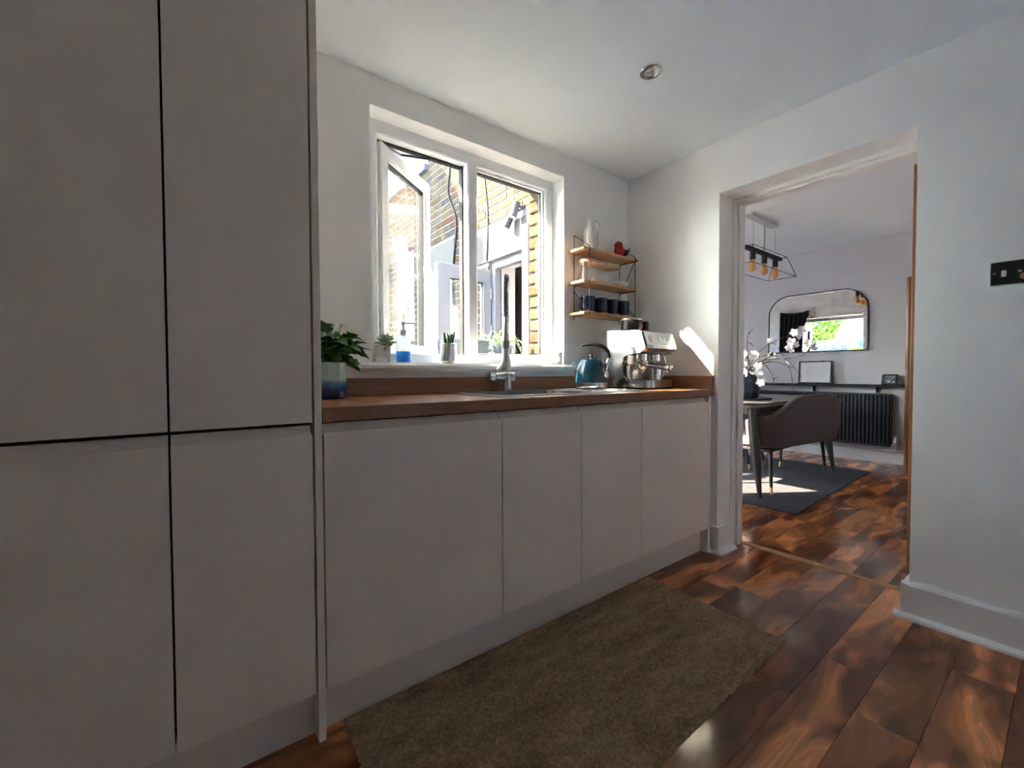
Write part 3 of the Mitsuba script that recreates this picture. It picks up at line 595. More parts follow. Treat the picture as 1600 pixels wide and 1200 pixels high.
# ------------------------------------------------------------------ kettle
KX, KY = 1.785, .400
kt = thing('kettle', 'teal blue retro kettle with curved black handle on the drainer', 'kettle')
z0 = ZWT + .0036 + .0025
part(kt, 'base', lathe([(0, z0), (.076, z0), (.086, z0 + .004), (.088, z0 + .012), (.0868, z0 + .033), (0, z0 + .033)], 40, (KX, KY, 0)), 'm_chrome', 30)
part(kt, 'body', lathe([(0, z0 + .033), (.0862, z0 + .033), (.085, z0 + .06), (.0805, z0 + .10), (.073, z0 + .128), (.064, z0 + .146), (.060, z0 + .150), (0, z0 + .150)], 40, (KX, KY, 0)), 'm_kettle', 30)
ld = part(kt, 'lid', lathe([(0, z0 + .149), (.058, z0 + .149), (.056, z0 + .155), (.035, z0 + .162), (0, z0 + .165)], 36, (KX, KY, 0)), 'm_kettle', 30)
part(ld, 'knob', lathe([(0, z0 + .163), (.008, z0 + .163), (.007, z0 + .170), (.0115, z0 + .178), (.010, z0 + .186), (0, z0 + .188)], 20, (KX, KY, 0)), 'm_black', 30)
lf = arr(-.68, .73, 0); K = arr(KX, KY, z0)
part(kt, 'spout', tube([K + lf*.060 + arr(0, 0, .085), K + lf*.080 + arr(0, 0, .118), K + lf*.100 + arr(0, 0, .142)], [.030, .020, .0125], 16), 'm_chrome', 40)
hp = smooth_path([K - lf*.072 + arr(0, 0, .118), K - lf*.095 + arr(0, 0, .160), K - lf*.090 + arr(0, 0, .200), K - lf*.045 + arr(0, 0, .236), K + lf*.030 + arr(0, 0, .240), K + lf*.052 + arr(0, 0, .236)])
part(kt, 'handle', tube(hp, np.interp(np.linspace(0, 1, len(hp)), [0, .3, .6, 1], [.008, .010, .011, .007]), 12), 'm_black', True)
part(kt, 'bracket', tube([K - lf*.074 + arr(0, 0, .095), K - lf*.086 + arr(0, 0, .135), K - lf*.097 + arr(0, 0, .165)], [.012, .011, .010], 12), 'm_chrome', True)
gd = arr(.10, -.995, 0); gp = K + arr(.030, -.080, .075)
gd = arr(.36, -.93, .08); gd /= np.linalg.norm(gd)
gg = part(kt, 'gauge', tube([gp - gd*.006, gp + gd*.006, gp + gd*.008], [.021, .021, .018], 24), 'm_chrome', 30, label='round temperature gauge')
part(gg, 'dial', tube([gp + gd*.0075, gp + gd*.0088], .0165, 24), 'm_white_ceramic')

# ------------------------------------------------------------------ coffee machine
cm = thing('coffee_machine', 'brushed steel espresso machine in the worktop corner', 'coffee machine')
CX0, CX1 = 1.965, 2.262
prof = [(.335, .955), (.335, 1.105), (.262, 1.108), (.200, 1.118), (.176, 1.135), (.178, 1.150), (.206, 1.226), (.216, 1.233), (.455, 1.246), (.476, 1.240), (.484, 1.20), (.486, .955)]
part(cm, 'body', extr(sg.Polygon(prof).buffer(.004).buffer(-.004), CX1 - CX0 - .02, 'x', CX0 + .01), 'm_steel', 30)
chk = [(.300, .957), (.318, .975), (.330, 1.0), (.332, 1.075), (.322, 1.095), (.30, 1.103), (.215, 1.113), (.182, 1.137), (.184, 1.150), (.210, 1.224), (.22, 1.231), (.455, 1.244), (.482, 1.20), (.484, .957)]
for x in (CX0, CX1 - .011): part(cm, 'side_panel', extr(sg.Polygon(chk).buffer(.003, 4), .011, 'x', x), 'm_machine', 30)
foot = sg.box(CX0 - .003, .30, CX1 + .003, .49).union(sg.Point((CX0 + CX1) / 2, .30).buffer(1, 48).intersection(sg.box(0, 0, 0, 0)))
ell = [((CX0 + CX1) / 2 + .152 * math.copysign(abs(math.cos(a)) ** .55, math.cos(a)), .30 - .135 * abs(math.sin(a)) ** .7) for a in np.linspace(0, math.pi, 33)]
base = sg.Polygon(ell + [(CX0 - .003, .49), (CX1 + .003, .49)]).convex_hull
part(cm, 'base', join(extr(base, .034, 'z', ZWT + .010), extr(base.buffer(-.004), .006, 'z', ZWT + .043)), 'm_steel', label='rounded drip tray base')
part(cm, 'foot', extr(base.buffer(-.012), .0105, 'z', ZWT), 'm_black')
tr = part(cm, 'drip_grille', extr(base.buffer(-.016).intersection(sg.box(1.5, 0, 3, .335)), .0015, 'z', ZWT + .049), 'm_gunmetal')
nrm = arr(0, -.938, .346)
def on_panel(x, z):  # point on the slanted control panel
    t = (z - 1.150) / .076; return arr(x, .178 + .028 * t, z)
part(cm, 'control_panel', extr([(.1745, 1.152), (.2015, 1.2255), (.206, 1.2245), (.18, 1.151)], CX1 - CX0 - .024, 'x', CX0 + .012), 'm_steel_sat')
def knobp(nm, x, z, r, h, m_, lab=None):
    c = on_panel(x, z); return part(cm, nm, tube([c, c + nrm*h*.8, c + nrm*h], [r, r, r*.85], 24), m_, 30, label=lab)
g_ = knobp('pressure_gauge', 2.030, 1.187, .021, .008, 'm_chrome', 'round pressure gauge'); part(g_, 'dial', tube([on_panel(2.030, 1.187) + nrm*.0082, on_panel(2.030, 1.187) + nrm*.009], .017, 24), 'm_paper')
for x in (2.110, 2.148, 2.186): knobp('button', x, 1.187, .0125, .007, 'm_chrome')
kn = part(cm, 'steam_dial', tube([(CX1, .245, 1.172), (CX1 + .026, .245, 1.172)], .022, 24), 'm_black', 30, label='black steam dial with steel cap')
part(kn, 'cap', tube([(CX1 + .026, .245, 1.172), (CX1 + .034, .245, 1.172)], [.021, .019], 24), 'm_chrome', 30)
for x, r in ((2.040, .034), (2.170, .030)):
    part(cm, 'group_head', lathe([(0, 1.068), (r * .9, 1.068), (r, 1.074), (r, 1.106), (0, 1.106)], 32, (x, .262, 0)), 'm_chrome', 30)
pf = part(cm, 'portafilter', lathe([(0, 1.020), (.026, 1.020), (.031, 1.030), (.036, 1.048), (.037, 1.066), (0, 1.066)], 32, (2.040, .258, 0)), 'm_chrome', 30)
part(pf, 'handle', tube(smooth_path([(2.040, .225, 1.045), (2.045, .19, 1.040), (2.056, .10, 1.030), (2.058, .085, 1.028)], 6), np.r_[.009, .010, .011, .0125, .0135, .014, .0145, .0145, .0145, .0145, .0145, .0145, .0145, .0145, .0145, .0145, .0145, .0145, .013][:19], 16), 'm_black', True, label='black handle')
part(pf, 'handle_cap', tube([(2.058, .086, 1.0282), (2.059, .078, 1.027)], [.0146, .0125], 16), 'm_chrome', True)
part(pf, 'spout', tube([(2.040, .25, 1.022), (2.040, .245, 1.005)], [.010, .007], 12), 'm_chrome', True)
part(cm, 'back_splash', box(CX0 + .012, CX1 - .012, .328, .3345, .958, 1.10), 'm_gunmetal')
part(cm, 'tamper_cradle', join(box(1.985, 2.10, .285, .33, .958, 1.05, .01)), 'm_steel_sat')
part(cm, 'steam_wand', tube(smooth_path([(2.236, .25, 1.11), (2.240, .235, 1.05), (2.236, .222, 1.0)]), .0045, 10), 'm_chrome', True)
jg = thing('milk_jug', 'small polished steel milk jug on the drip tray under the portafilter', 'jug')
part(jg, 'body', lathe([(0, .9615), (.037, .9615), (.039, .966), (.0375, 1.0), (.034, 1.035), (.036, 1.045), (.034, 1.0445), (.032, 1.03), (.034, .99), (.035, .97), (0, .967)], 32, (2.150, .245, 0)), 'm_chrome', 30)
part(jg, 'handle', tube(smooth_path([(2.186, .235, 1.035), (2.208, .228, 1.02), (2.206, .229, .985), (2.187, .236, .972)]), .0042, 8), 'm_chrome', True)
bh_ = thing('bean_hopper', 'dark translucent bean hopper with red label on top of the espresso machine', 'bean hopper')
HX, HY = 2.065, .345
part(bh_, 'bowl', lathe([(0, 1.2425), (.052, 1.2425), (.058, 1.250), (.062, 1.305), (.0605, 1.305), (.056, 1.252), (0, 1.246)], 40, (HX, HY, 0)), 'm_black', 30)
part(bh_, 'lid', lathe([(0, 1.300), (.061, 1.300), (.0645, 1.306), (.0645, 1.312), (.058, 1.315), (0, 1.316)], 40, (HX, HY, 0)), 'm_steel_sat', 30)
lb = [];  a0 = math.atan2(-.9, -.1)
ang_ = np.linspace(a0 - .1, a0 + .75, 12); zz = np.linspace(1.252, 1.278, 4); gv = [[HX + (.0588 + (z - 1.25) * .075 + .0006) * math.cos(a), HY + (.0588 + (z - 1.25) * .075 + .0006) * math.sin(a), z + .006 * math.sin(a * 9)] for z in zz for a in ang_]
part(bh_, 'label', tm(gv, [t3 for r in range(3) for c in range(11) for t3 in ([r*12+c, r*12+c+1, (r+1)*12+c+1], [r*12+c, (r+1)*12+c+1, (r+1)*12+c])]), 'm_red_label', label='red and orange printed label')
add('small_black_tin', box(2.140, 2.166, .30, .36, 1.2405, 1.300, .003), 'm_black_matt', label='small black box standing on the espresso machine beside the hopper', cat='box')

# ------------------------------------------------------------------ wall shelf and what stands on it
sh = thing('wall_shelf', 'three tier wooden wall shelf held by thin black wire frames', 'shelf')
SX0, SX1, SY0, SY1 = 1.797, 2.290, .466, .588
tops = []
for z in (1.336, 1.516, 1.700):
    part(sh, 'board', box(SX0, SX1, SY0, SY1, z, z + .016, .002), 'm_shelf_wood'); tops.append(z + .016)
for x in (1.840, 2.254):
    wr = .0022
    part(sh, 'wire_frame', join(rod((x, .5855, 1.315), (x, .5855, 1.811), wr, 6), rod((x, .463, 1.334), (x, .463, 1.722), wr, 6), rod((x, .5855, 1.811), (x, .463, 1.722), wr, 6),
         rod((x, .5855, 1.500), (x, .463, 1.700), wr, 6), rod((x, .5855, 1.480), (x, .463, 1.350), wr, 6), rod((x, .463, 1.334), (x, .588, 1.334), wr, 6), rod((x, .463, 1.514), (x, .588, 1.514), wr, 6), rod((x, .463, 1.698), (x, .588, 1.698), wr, 6)), 'm_black_matt')
zt = tops[2]
jq = thing('ceramic_jug', 'tall white stoneware jug with a printed red bird on the top shelf', 'jug')
part(jq, 'body', lathe([(0, zt), (.040, zt), (.0425, zt + .006), (.0425, zt + .115), (.038, zt + .132), (.026, zt + .147), (.022, zt + .156), (.022, zt + .180), (.025, zt + .184), (.024, zt + .188), (.018, zt + .188), (.017, zt + .16), (0, zt + .155)], 40, (JX, JY, 0)), 'm_jug', 30)
part(jq, 'handle', tube(smooth_path([(JX + .020, JY - .004, zt + .176), (JX + .045, JY - .016, zt + .180), (JX + .052, JY - .02, zt + .155), (JX + .038, JY - .014, zt + .130)]), .0058, 10), 'm_white_ceramic', True)
rb = thing('bird_ornament', 'small round red bird ornament with a black wing on the top shelf', 'ornament')
RX, RY = 2.165, .515
bm = trimesh.creation.icosphere(subdivisions=3, radius=1.0); bm.vertices *= [.036, .030, .040]; bm.vertices += [RX, RY, zt + .038]
hm = trimesh.creation.icosphere(subdivisions=3, radius=.026); hm.vertices += [RX - .010, RY - .003, zt + .073]
part(rb, 'body', union(bm, hm), 'm_red', 40)
wg = trimesh.creation.icosphere(subdivisions=3, radius=1.0); wg.vertices *= [.040, .022, .020]; part(rb, 'wing', mv(rot(wg, 10, (0, 1, 0)), RX + .040, RY + .002, zt + .042), 'm_robin_dark', True)
part(rb, 'tail', join(tube([(RX + .06, RY, zt + .045), (RX + .115, RY + .006, zt + .062)], [.009, .003], 8), tube([(RX + .06, RY, zt + .048), (RX + .095, RY - .012, zt + .072)], [.006, .002], 8)), 'm_robin_dark', True)
part(rb, 'beak', tube([(RX - .034, RY - .006, zt + .074), (RX - .046, RY - .008, zt + .072)], [.005, .001], 8), 'm_robin_dark', True)
part(rb, 'eye', join(*[trimesh.creation.icosphere(subdivisions=1, radius=.0035).apply_translation((RX - .026, RY + s_y - .003, zt + .080)) for s_y in (-.019, .019)]), 'm_robin_dark', True)
zm = tops[1]
for i, (x, h) in enumerate(((1.896, .112), (2.005, .106), (2.108, .104))):
    j = thing('glass_jar', ('leftmost', 'middle', 'rightmost')[i] + ' of three clear glass jars with bamboo lids on the middle shelf', 'jar', 'glass jars on the middle shelf')
    part(j, 'glass', lathe([(0, zm + .002), (.044, zm + .002), (.047, zm + .006), (.047, zm + h), (.045, zm + h + .003)], 36, (x, .530, 0)), 'm_jar_glass', 30)
    part(j, 'foot', lathe([(.0, zm), (.043, zm), (.0445, zm + .002), (0, zm + .003)], 36, (x, .530, 0)), 'm_jar_glass', 30)
    part(j, 'lid', lathe([(0, zm + h + .001), (.0475, zm + h + .001), (.0495, zm + h + .004), (.0495, zm + h + .017), (.047, zm + h + .020), (0, zm + h + .020)], 36, (x, .530, 0)), 'm_bamboo', 30)
add('glass_dish', lathe([(0, zm + .0015), (.030, zm + .0015), (.048, zm + .018), (.050, zm + .026), (.047, zm + .026), (.044, zm + .018), (.028, zm + .006), (0, zm + .005)], 32, (2.165, .505, 0)), 'm_white_ceramic', 30, label='low white dish at the right of the middle shelf', cat='dish')
zb_ = tops[0]
for i, x in enumerate((1.893, 2.005, 2.105, 2.212)):
    pos = ('leftmost', 'second from left', 'third from left', 'rightmost')[i]
    add('coaster', lathe([(0, zb_), (.049, zb_), (.050, zb_ + .002), (.050, zb_ + .007), (.049, zb_ + .009), (0, zb_ + .009)], 32, (x, .526, 0)), 'm_shelf_wood', 30, label=f'round wooden coaster under the {pos} blue mug', cat='coaster', group='wooden coasters on the bottom shelf')
    mg = thing('mug', f'dark navy blue mug, {pos} of four on the bottom shelf', 'mug', 'navy mugs on the bottom shelf')
    zz0 = zb_ + .009; R_ = .0415
    part(mg, 'body', lathe([(0, zz0), (R_ - .006, zz0), (R_ - .001, zz0 + .008), (R_, zz0 + .02), (R_, zz0 + .087), (R_ - .001, zz0 + .089), (R_ - .004, zz0 + .088), (R_ - .004, zz0 + .02), (R_ - .008, zz0 + .008), (0, zz0 + .006)], 36, (x, .526, 0)), 'm_mug', 30)
    hd_ = arr(-.80, .05, 0) if i == 0 else arr(-.3, .95, 0); hd_ /= np.linalg.norm(hd_); c = arr(x, .526, zz0)
    part(mg, 'handle', tube(smooth_path([c + hd_*(R_ - .002) + arr(0, 0, .074), c + hd_*(R_ + .022) + arr(0, 0, .070), c + hd_*(R_ + .028) + arr(0, 0, .045), c + hd_*(R_ + .018) + arr(0, 0, .020), c + hd_*(R_ - .004) + arr(0, 0, .016)]) if i == 0 else
         smooth_path([c + hd_*(R_ - .002) + arr(0, 0, .070), c + hd_*(R_ + .014) + arr(0, 0, .064), c + hd_*(R_ + .016) + arr(0, 0, .045), c + hd_*(R_ + .012) + arr(0, 0, .026), c + hd_*(R_ - .003) + arr(0, 0, .020)]), .0048, 10), 'm_mug', True)

# ------------------------------------------------------------------ window sill things
zs = 1.049
pl = thing('square_planter', 'square pale concrete planter holding a small succulent on the sill', 'planter')
part(pl, 'pot', sub(box(.652, .720, .598, .664, zs, zs + .078, .002), box(.658, .714, .604, .658, zs + .06, zs + .1)), 'm_concrete')
part(pl, 'soil', box(.657, .715, .603, .659, zs + .055, zs + .068), 'm_soil')
def fat_leaf(base, az, el, L, w):
    m = trimesh.creation.icosphere(subdivisions=2, radius=1.0); v = m.vertices; tpr = np.sqrt(np.clip(1 - (v[:, 0] - .15)**2, .02, 1))
    m.vertices = np.stack([(v[:, 0] + 1) * L / 2, v[:, 1] * w, v[:, 2] * w * .45], 1)
    m = rot(m, -el, (0, 1, 0)); m = rot(m, math.degrees(az)); return mv(m, *base)
su = thing('succulent', 'small pale green rosette succulent with reddish base in the concrete planter', 'plant')
cS = (.704, .622, zs + .088)
part(su, 'stem', tube([(.700, .628, zs + .062), cS], .005, 8), 'm_succulent_red')
def tilt(m): return mv(rot(rot(m, 52, (1, 0, 0)), -32), *cS)
for k in range(26):
    el = 4 + 74 * (k / 26) ** 1.15; part(su, 'leaf', tilt(fat_leaf((0, 0, 0), k * 2.4, el, .050 - .016 * k / 26, .0066)), 'm_succulent', True)
for k in range(8): part(su, 'leaf', fat_leaf((.703, .612, zs + .079), 3.4 + k * .42, -6 - 3 * (k % 3), .022, .007), 'm_succulent_red', True)
so = thing('soap_dispenser', 'clear soap bottle half filled with bright blue liquid and steel pump on the sill', 'soap dispenser')
SXc, SYc = .790, .625
part(so, 'bottle_foot', lathe([(0, zs + .001), (.030, zs + .001), (.0335, zs + .006), (.0335, zs + .053)], 32, (SXc, SYc, 0)), 'm_jar_glass', 30)
part(so, 'bottle', lathe([(.0335, zs + .053), (.0335, zs + .095), (.030, zs + .108), (.016, zs + .116), (.011, zs + .119), (.011, zs + .132)], 32, (SXc, SYc, 0)), 'm_frosted', 30)
part(so, 'liquid', lathe([(0, zs + .004), (.029, zs + .004), (.032, zs + .008), (.032, zs + .052), (0, zs + .052)], 32, (SXc, SYc, 0)), 'm_liquid', 30, label='bright blue liquid')
part(so, 'collar', lathe([(0, zs + .126), (.0145, zs + .126), (.0145, zs + .148), (.013, zs + .150), (0, zs + .150)], 24, (SXc, SYc, 0)), 'm_steel_sat', 30)
part(so, 'pump', join(cyl(SXc, SYc, zs + .148, zs + .176, .0045, 12), cyl(SXc, SYc, zs + .170, zs + .186, .009, 16), tube([(SXc, SYc, zs + .181), (SXc + .048, SYc - .012, zs + .181), (SXc + .052, SYc - .013, zs + .176)], .0033, 8)), 'm_steel_sat', 30)
part(so, 'dip_tube', cyl(SXc, SYc, zs + .052, zs + .126, .003, 8), 'm_jar_glass')
st = thing('steel_pot', 'shiny steel cylinder pot with finger shaped cactus on the sill', 'pot')
PX, PY = 1.020, .625
part(st, 'pot', lathe([(0, zs + .010), (.039, zs + .010), (.0395, zs + .012), (.0395, zs + .096), (.038, zs + .097), (.0365, zs + .095), (.0365, zs + .085), (0, zs + .084)], 40, (PX, PY, 0)), 'm_chrome', 30)
part(st, 'saucer', lathe([(0, zs), (.030, zs), (.031, zs + .002), (.030, zs + .0105), (0, zs + .0105)], 32, (PX, PY, 0)), 'm_brass', 30)
part(st, 'soil', lathe([(0, zs + .083), (.036, zs + .083), (.036, zs + .088), (0, zs + .089)], 24, (PX, PY, 0)), 'm_soil')
cc = thing('finger_cactus', 'small dark green finger cactus growing in the steel pot', 'plant')
for k in range(11):
    a = k * .85; r_ = .024 * (.35 + .65 * (k % 3) / 2); b_ = arr(PX + r_ * math.cos(a), PY + r_ * math.sin(a), zs + .086); h = .048 + .024 * ((k * 7) % 5) / 4; tl = arr(math.cos(a), math.sin(a), 0) * .012
    part(cc, 'finger', tube([b_, b_ + arr(0, 0, h * .5) + tl * .5, b_ + arr(0, 0, h * .9) + tl, b_ + arr(0, 0, h) + tl], [.0055, .007, .0055, .001], 10), 'm_cactus', True)
for i, (x, y) in enumerate(((1.676, .640), (1.728, .612))):
    nm = ('pale round coaster, at the back of the sill against the window frame', 'ribbed stack of cream coasters at the right end of the sill')[i]
    rp = [(0, zs)]
    for k in range(8): rp += [(.027, zs + .009*k + .0005), (.0285, zs + .009*k + .002), (.0285, zs + .009*k + .007), (.027, zs + .009*k + .0085)]
    if i == 0: add('sill_pot', lathe([(0, zs), (.021, zs), (.0235, zs + .003), (.0235, zs + .066), (.021, zs + .068), (0, zs + .066)], 28, (x, y, 0)), 'm_white_ceramic', 30, label='plain white cylinder pot at the right end of the sill, behind the ribbed one', cat='pot')
    else: add('ribbed_pot', lathe(rp + [(0, zs + .0725)], 32, (x, y, 0)), 'm_white_ceramic', label='ribbed cream round pot at the right end of the sill', cat='pot')

# ------------------------------------------------------------------ plant on the worktop
GX, GY = .412, .430
pp_ = thing('glazed_pot', 'glazed pot fading from pale green to navy on the worktop by the end panel', 'pot')
ogon = sg.Polygon([(.067 * math.cos(a), .067 * math.sin(a)) for a in np.arange(10) * 2 * np.pi / 10 + .15]).buffer(-.012).buffer(.012, 5)
ring = np.array(ogon.exterior.coords)[:-1]
def loft(ringxy, scales, c, caps=True):
    n = len(ringxy); v = np.vstack([np.c_[ringxy * s, np.full(n, z)] for s, z in scales]) + np.r_[c, 0]; f = []
    for i in range(len(scales) - 1):
        for j in range(n):
            k = (j + 1) % n; f += [[i*n+j, i*n+k, (i+1)*n+k], [i*n+j, (i+1)*n+k, (i+1)*n+j]]
    v = np.vstack([v, [c[0], c[1], scales[0][1]], [c[0], c[1], scales[-1][1]]]); m = len(v); e = (len(scales) - 1) * n
    for j in range(n):
        k = (j + 1) % n; f += [[m-2, k, j], [m-1, e + j, e + k]]
    return tm(v, f)
part(pp_, 'pot', loft(ring, [(.80, .911), (.92, .915), (.985, .925), (1.0, .94), (1.0, 1.040), (.985, 1.043), (.94, 1.043), (.92, 1.03), (.92, 1.015)], (GX, GY)), 'm_ombre', 40)
part(pp_, 'soil', cyl(GX, GY, 1.012, 1.020, .060, 20), 'm_soil')
ly = thing('leafy_plant', 'bushy dark green houseplant growing in the glazed pot on the worktop', 'plant')
def lobed_leaf(L, w, bend, seed):
    g = np.random.default_rng(seed); n = 13; s = np.linspace(0, 1, n); half = w * np.sin(np.pi * np.clip(s, 0, 1) ** .75) ** .8 * (1 + .28 * np.sin(s * 20 + g.uniform(0, 3))) + .0006
    z = -bend * s**2 * L; x = s * L * (1 - .25 * bend * s)
    v = np.vstack([np.c_[x, -half, z + half * .35], np.c_[x, 0 * half, z], np.c_[x, half, z + half * .35]]); f = []
    for i in range(n - 1):
        for r in (0, n): f += [[r+i, r+i+1, r+n+i+1], [r+i, r+n+i+1, r+n+i]]
    return tm(v, f)
stems = []
for k in range(110):
    az = rng.uniform(0, 2*math.pi); el = rng.uniform(5, 68); R_ = rng.uniform(.025, .085)
    b_ = arr(GX, GY, 1.03) + arr(math.cos(az) * R_, math.sin(az) * R_, rng.uniform(.012, .105))
    if k < 6: b_ += arr(.02, -.015, .02)
    L = rng.uniform(.045, .078)
    lm = lobed_leaf(L, L * rng.uniform(.32, .44), rng.uniform(.3, 1.0), k); lm = rot(rot(rot(lm, rng.uniform(-40, 40), (1, 0, 0)), -el, (0, 1, 0)), math.degrees(az)); lm = mv(lm, *b_)
    if lm.vertices[:, 1].max() > .565 or lm.vertices[:, 0].min() < .296: continue
    part(ly, 'leaf', lm, 'm_leaf', True)
    stems.append(tube([(GX + .3*(b_[0]-GX), GY + .3*(b_[1]-GY), 1.015), (b_ + arr(GX, GY, 1.02)) / 2 + arr(0, 0, .01), b_], .0022, 5))
for k in range(3):
    b_ = arr(GX - .03 + .025*k, GY - .02, 1.03); part(ly, 'leaf', strap(b_, 4.5 + .5*k, .05, .16, .02, .010), 'm_leaf_pale')
part(ly, 'stem', join(stems), 'm_leaf_pale')

# ------------------------------------------------------------------ jute rug
nx, ny = 400, 176
u, v = np.meshgrid(np.linspace(0, 1, nx), np.linspace(0, 1, ny))
c00, c10, c11, c01 = arr(.345, .040), arr(1.788, .032), arr(1.757, -.586), arr(.325, -.605)
g = (1-u)[..., None]*(1-v)[..., None]*c00 + u[..., None]*(1-v)[..., None]*c10 + u[..., None]*v[..., None]*c11 + (1-u)[..., None]*v[..., None]*c01
X, Y = g[..., 0], g[..., 1]
edge = np.minimum(np.minimum(u * 1.44, (1 - u) * 1.44), np.minimum(v * .63, (1 - v) * .63))
wav = meshkit.noise(np.stack([X*60, Y*60, 0*X], -1), 1) - .5; wob = (meshkit.noise(np.stack([X*110, Y*110, 0*X], -1), 3) - .5)
X = X + np.where((u == 0) | (u == 1), wob * .006, 0); Y = Y + np.where((v == 0) | (v == 1), wob * .007, 0) * np.where(v == 0, .4, 1)
rows = np.abs(np.sin(np.pi * (X + .002 * wav) / .0105)); knots = np.abs(np.sin(np.pi * (Y + .004 * np.floor(X / .0105) % .008) / .0095))
Z = .0075 + .0055 * rows * (.35 + .65 * knots) + .003 * wav
Z = np.where(edge <= 0, .001, Z) * np.clip(.35 + edge / .008, 0, 1)
idx = np.arange(nx * ny).reshape(ny, nx); qa, qb, qc, qd = idx[:-1, :-1].ravel(), idx[:-1, 1:].ravel(), idx[1:, 1:].ravel(), idx[1:, :-1].ravel()
add('jute_rug', tm(np.stack([X, Y, np.maximum(Z, .001)], -1).reshape(-1, 3), np.vstack([np.stack([qa, qd, qc], 1), np.stack([qa, qc, qb], 1)])), 'm_jute', True, label='brown woven jute runner on the floor before the base units', cat='rug')

# ------------------------------------------------------------------ ceiling spot and wall plate
dl = thing('downlight', 'round recessed steel ceiling spotlight', 'ceiling light')
part(dl, 'bezel', lathe([(.026, ZC - .0005), (.042, ZC - .0005), (.045, ZC - .002), (.043, ZC - .005), (.030, ZC - .007), (.026, ZC - .004)], 40, (1.574, -.122, 0)), 'm_steel_sat', 30)
lm_ = part(dl, 'lamp', lathe([(0, ZC - .003), (.026, ZC - .002), (.026, ZC), (0, ZC)], 28, (1.574, -.122, 0)), 'm_white_ceramic')
for k in range(3): part(lm_, 'lens', lathe([(0, -.004), (.006, -.0035), (.0075, 0), (0, 0)], 16, (1.574 + .011*math.cos(2.1*k), -.122 + .011*math.sin(2.1*k), ZC - .0022)), 'm_steel')
ws = thing('wall_switch', 'black nickel double switch plate with chrome edge on the right wall', 'switch')
part(ws, 'plate', box(XW - .006, XW - .0002, -1.170, -1.0245, 1.311, 1.395, .0012), 'm_chrome')
part(ws, 'face', box(XW - .0068, XW - .005, -1.168, -1.0275, 1.313, 1.393, .0004), 'm_black')
part(ws, 'rocker', box(XW - .0095, XW - .006, -1.065, -1.053, 1.340, 1.362, .001), 'm_paper'); part(ws, 'rocker', box(XW - .0095, XW - .006, -1.130, -1.108, 1.345, 1.368, .001), 'm_paper')
for y in (-1.036, -1.096): part(ws, 'screw', tube([(XW - .006, y, 1.354), (XW - .0082, y, 1.354)], .0045, 14), 'm_chrome')
part(ws, 'sensor_dial', tube([(XW - .006, -1.108, 1.335), (XW - .012, -1.108, 1.335)], .012, 18), 'm_brass', 30)

# ------------------------------------------------------------------ dining room
mr = thing('wall_mirror', 'large arched black framed mirror on the far dining room wall', 'mirror')
arch = sg.Polygon([(.215, 1.255), (1.236, 1.255), (1.236, 1.73)] + [(1.006 + .23*math.cos(a), 1.73 + .23*math.sin(a)) for a in np.linspace(0, math.pi/2, 14)] + [(.445 + .23*math.cos(a), 1.725 + .235*math.sin(a)) for a in np.linspace(math.pi/2, math.pi, 14)])
part(mr, 'glass', extr(arch, .004, 'x', XF - .020), 'm_mirror')
part(mr, 'frame', extr(arch.buffer(.008).difference(arch.buffer(-.003)), .026, 'x', XF - .026), 'm_frame_black')
part(mr, 'backing', extr(arch.buffer(.004), .014, 'x', XF - .0145), 'm_frame_black')
ps = thing('picture_ledge', 'long thin black wall ledge above the radiator', 'shelf')
part(ps, 'board', box(XF - .135, XF - .0005, -.120, 1.75, .838, .864, .002), 'm_black_matt')
for y in (.12, .72, 1.35): part(ps, 'bracket', join(box(XF - .06, XF - .0005, y - .004, y + .004, .77, .84), box(XF - .07, XF - .05, y - .004, y + .004, .832, .839)), 'm_black_matt')
def frame_obj(name, lab, y0, y1, z0, h, lean, art, bw, xf, turn=0):
    t = thing(name, lab, 'picture frame'); Wd = y1 - y0
    def put(m):  # local: x = depth (front at -), y across, z up, leaning back about its foot
        m = rot(m, lean, (0, 1, 0)); m = rot(m, turn, (0, 0, 1), (0, Wd/2, 0)); return mv(m, xf, y0, z0)
    part(t, 'frame', put(sub(box(-.010, .010, 0, Wd, 0, h, .002), box(-.05, .002, bw, Wd - bw, bw, h - bw))), 'm_frame_black')
    m = put(tm([[.001, bw, bw], [.001, Wd - bw, bw], [.001, Wd - bw, h - bw], [.001, bw, h - bw]], [[0, 2, 1], [0, 3, 2]]))
    part(t, 'picture', m, art, uv=np.array([[1, 0], [0, 0], [0, 1], [1, 1.]]))
frame_obj('framed_drawing', 'black frame with a pale line drawing of a building leaning on the ledge', .536, .880, .866, .272, 6, 'm_sketch', .013, XF - .062)
frame_obj('framed_photo', 'small black photo frame at the right end of the ledge', -.060, .078, .866, .112, 12, 'm_photo', .018, XF - .085, -14)
rd = thing('radiator', 'black ribbed radiator on the far dining room wall', 'radiator')
RY0, RY1, RZ0, RZ1 = -.012, 1.62, .19, .765
pr_ = [];  n = 46
for k in range(n):
    y = RY0 + (RY1 - RY0) * k / n; d_ = (RY1 - RY0) / n; pr_ += [(XF - .088, y + d_*.1), (XF - .106, y + d_*.3), (XF - .106, y + d_*.7), (XF - .088, y + d_*.9)]
part(rd, 'panel', extr(pr_ + [(XF - .05, RY1), (XF - .05, RY0)][::1], RZ1 - RZ0 - .03, 'z', RZ0 + .01), 'm_navy_black')
part(rd, 'top_grille', box(XF - .108, XF - .035, RY0 - .006, RY1, RZ1 - .022, RZ1, .004), 'm_navy_black')
part(rd, 'side_panel', box(XF - .104, XF - .036, RY0 - .006, RY0 + .002, RZ0 + .005, RZ1 - .01, .002), 'm_navy_black')
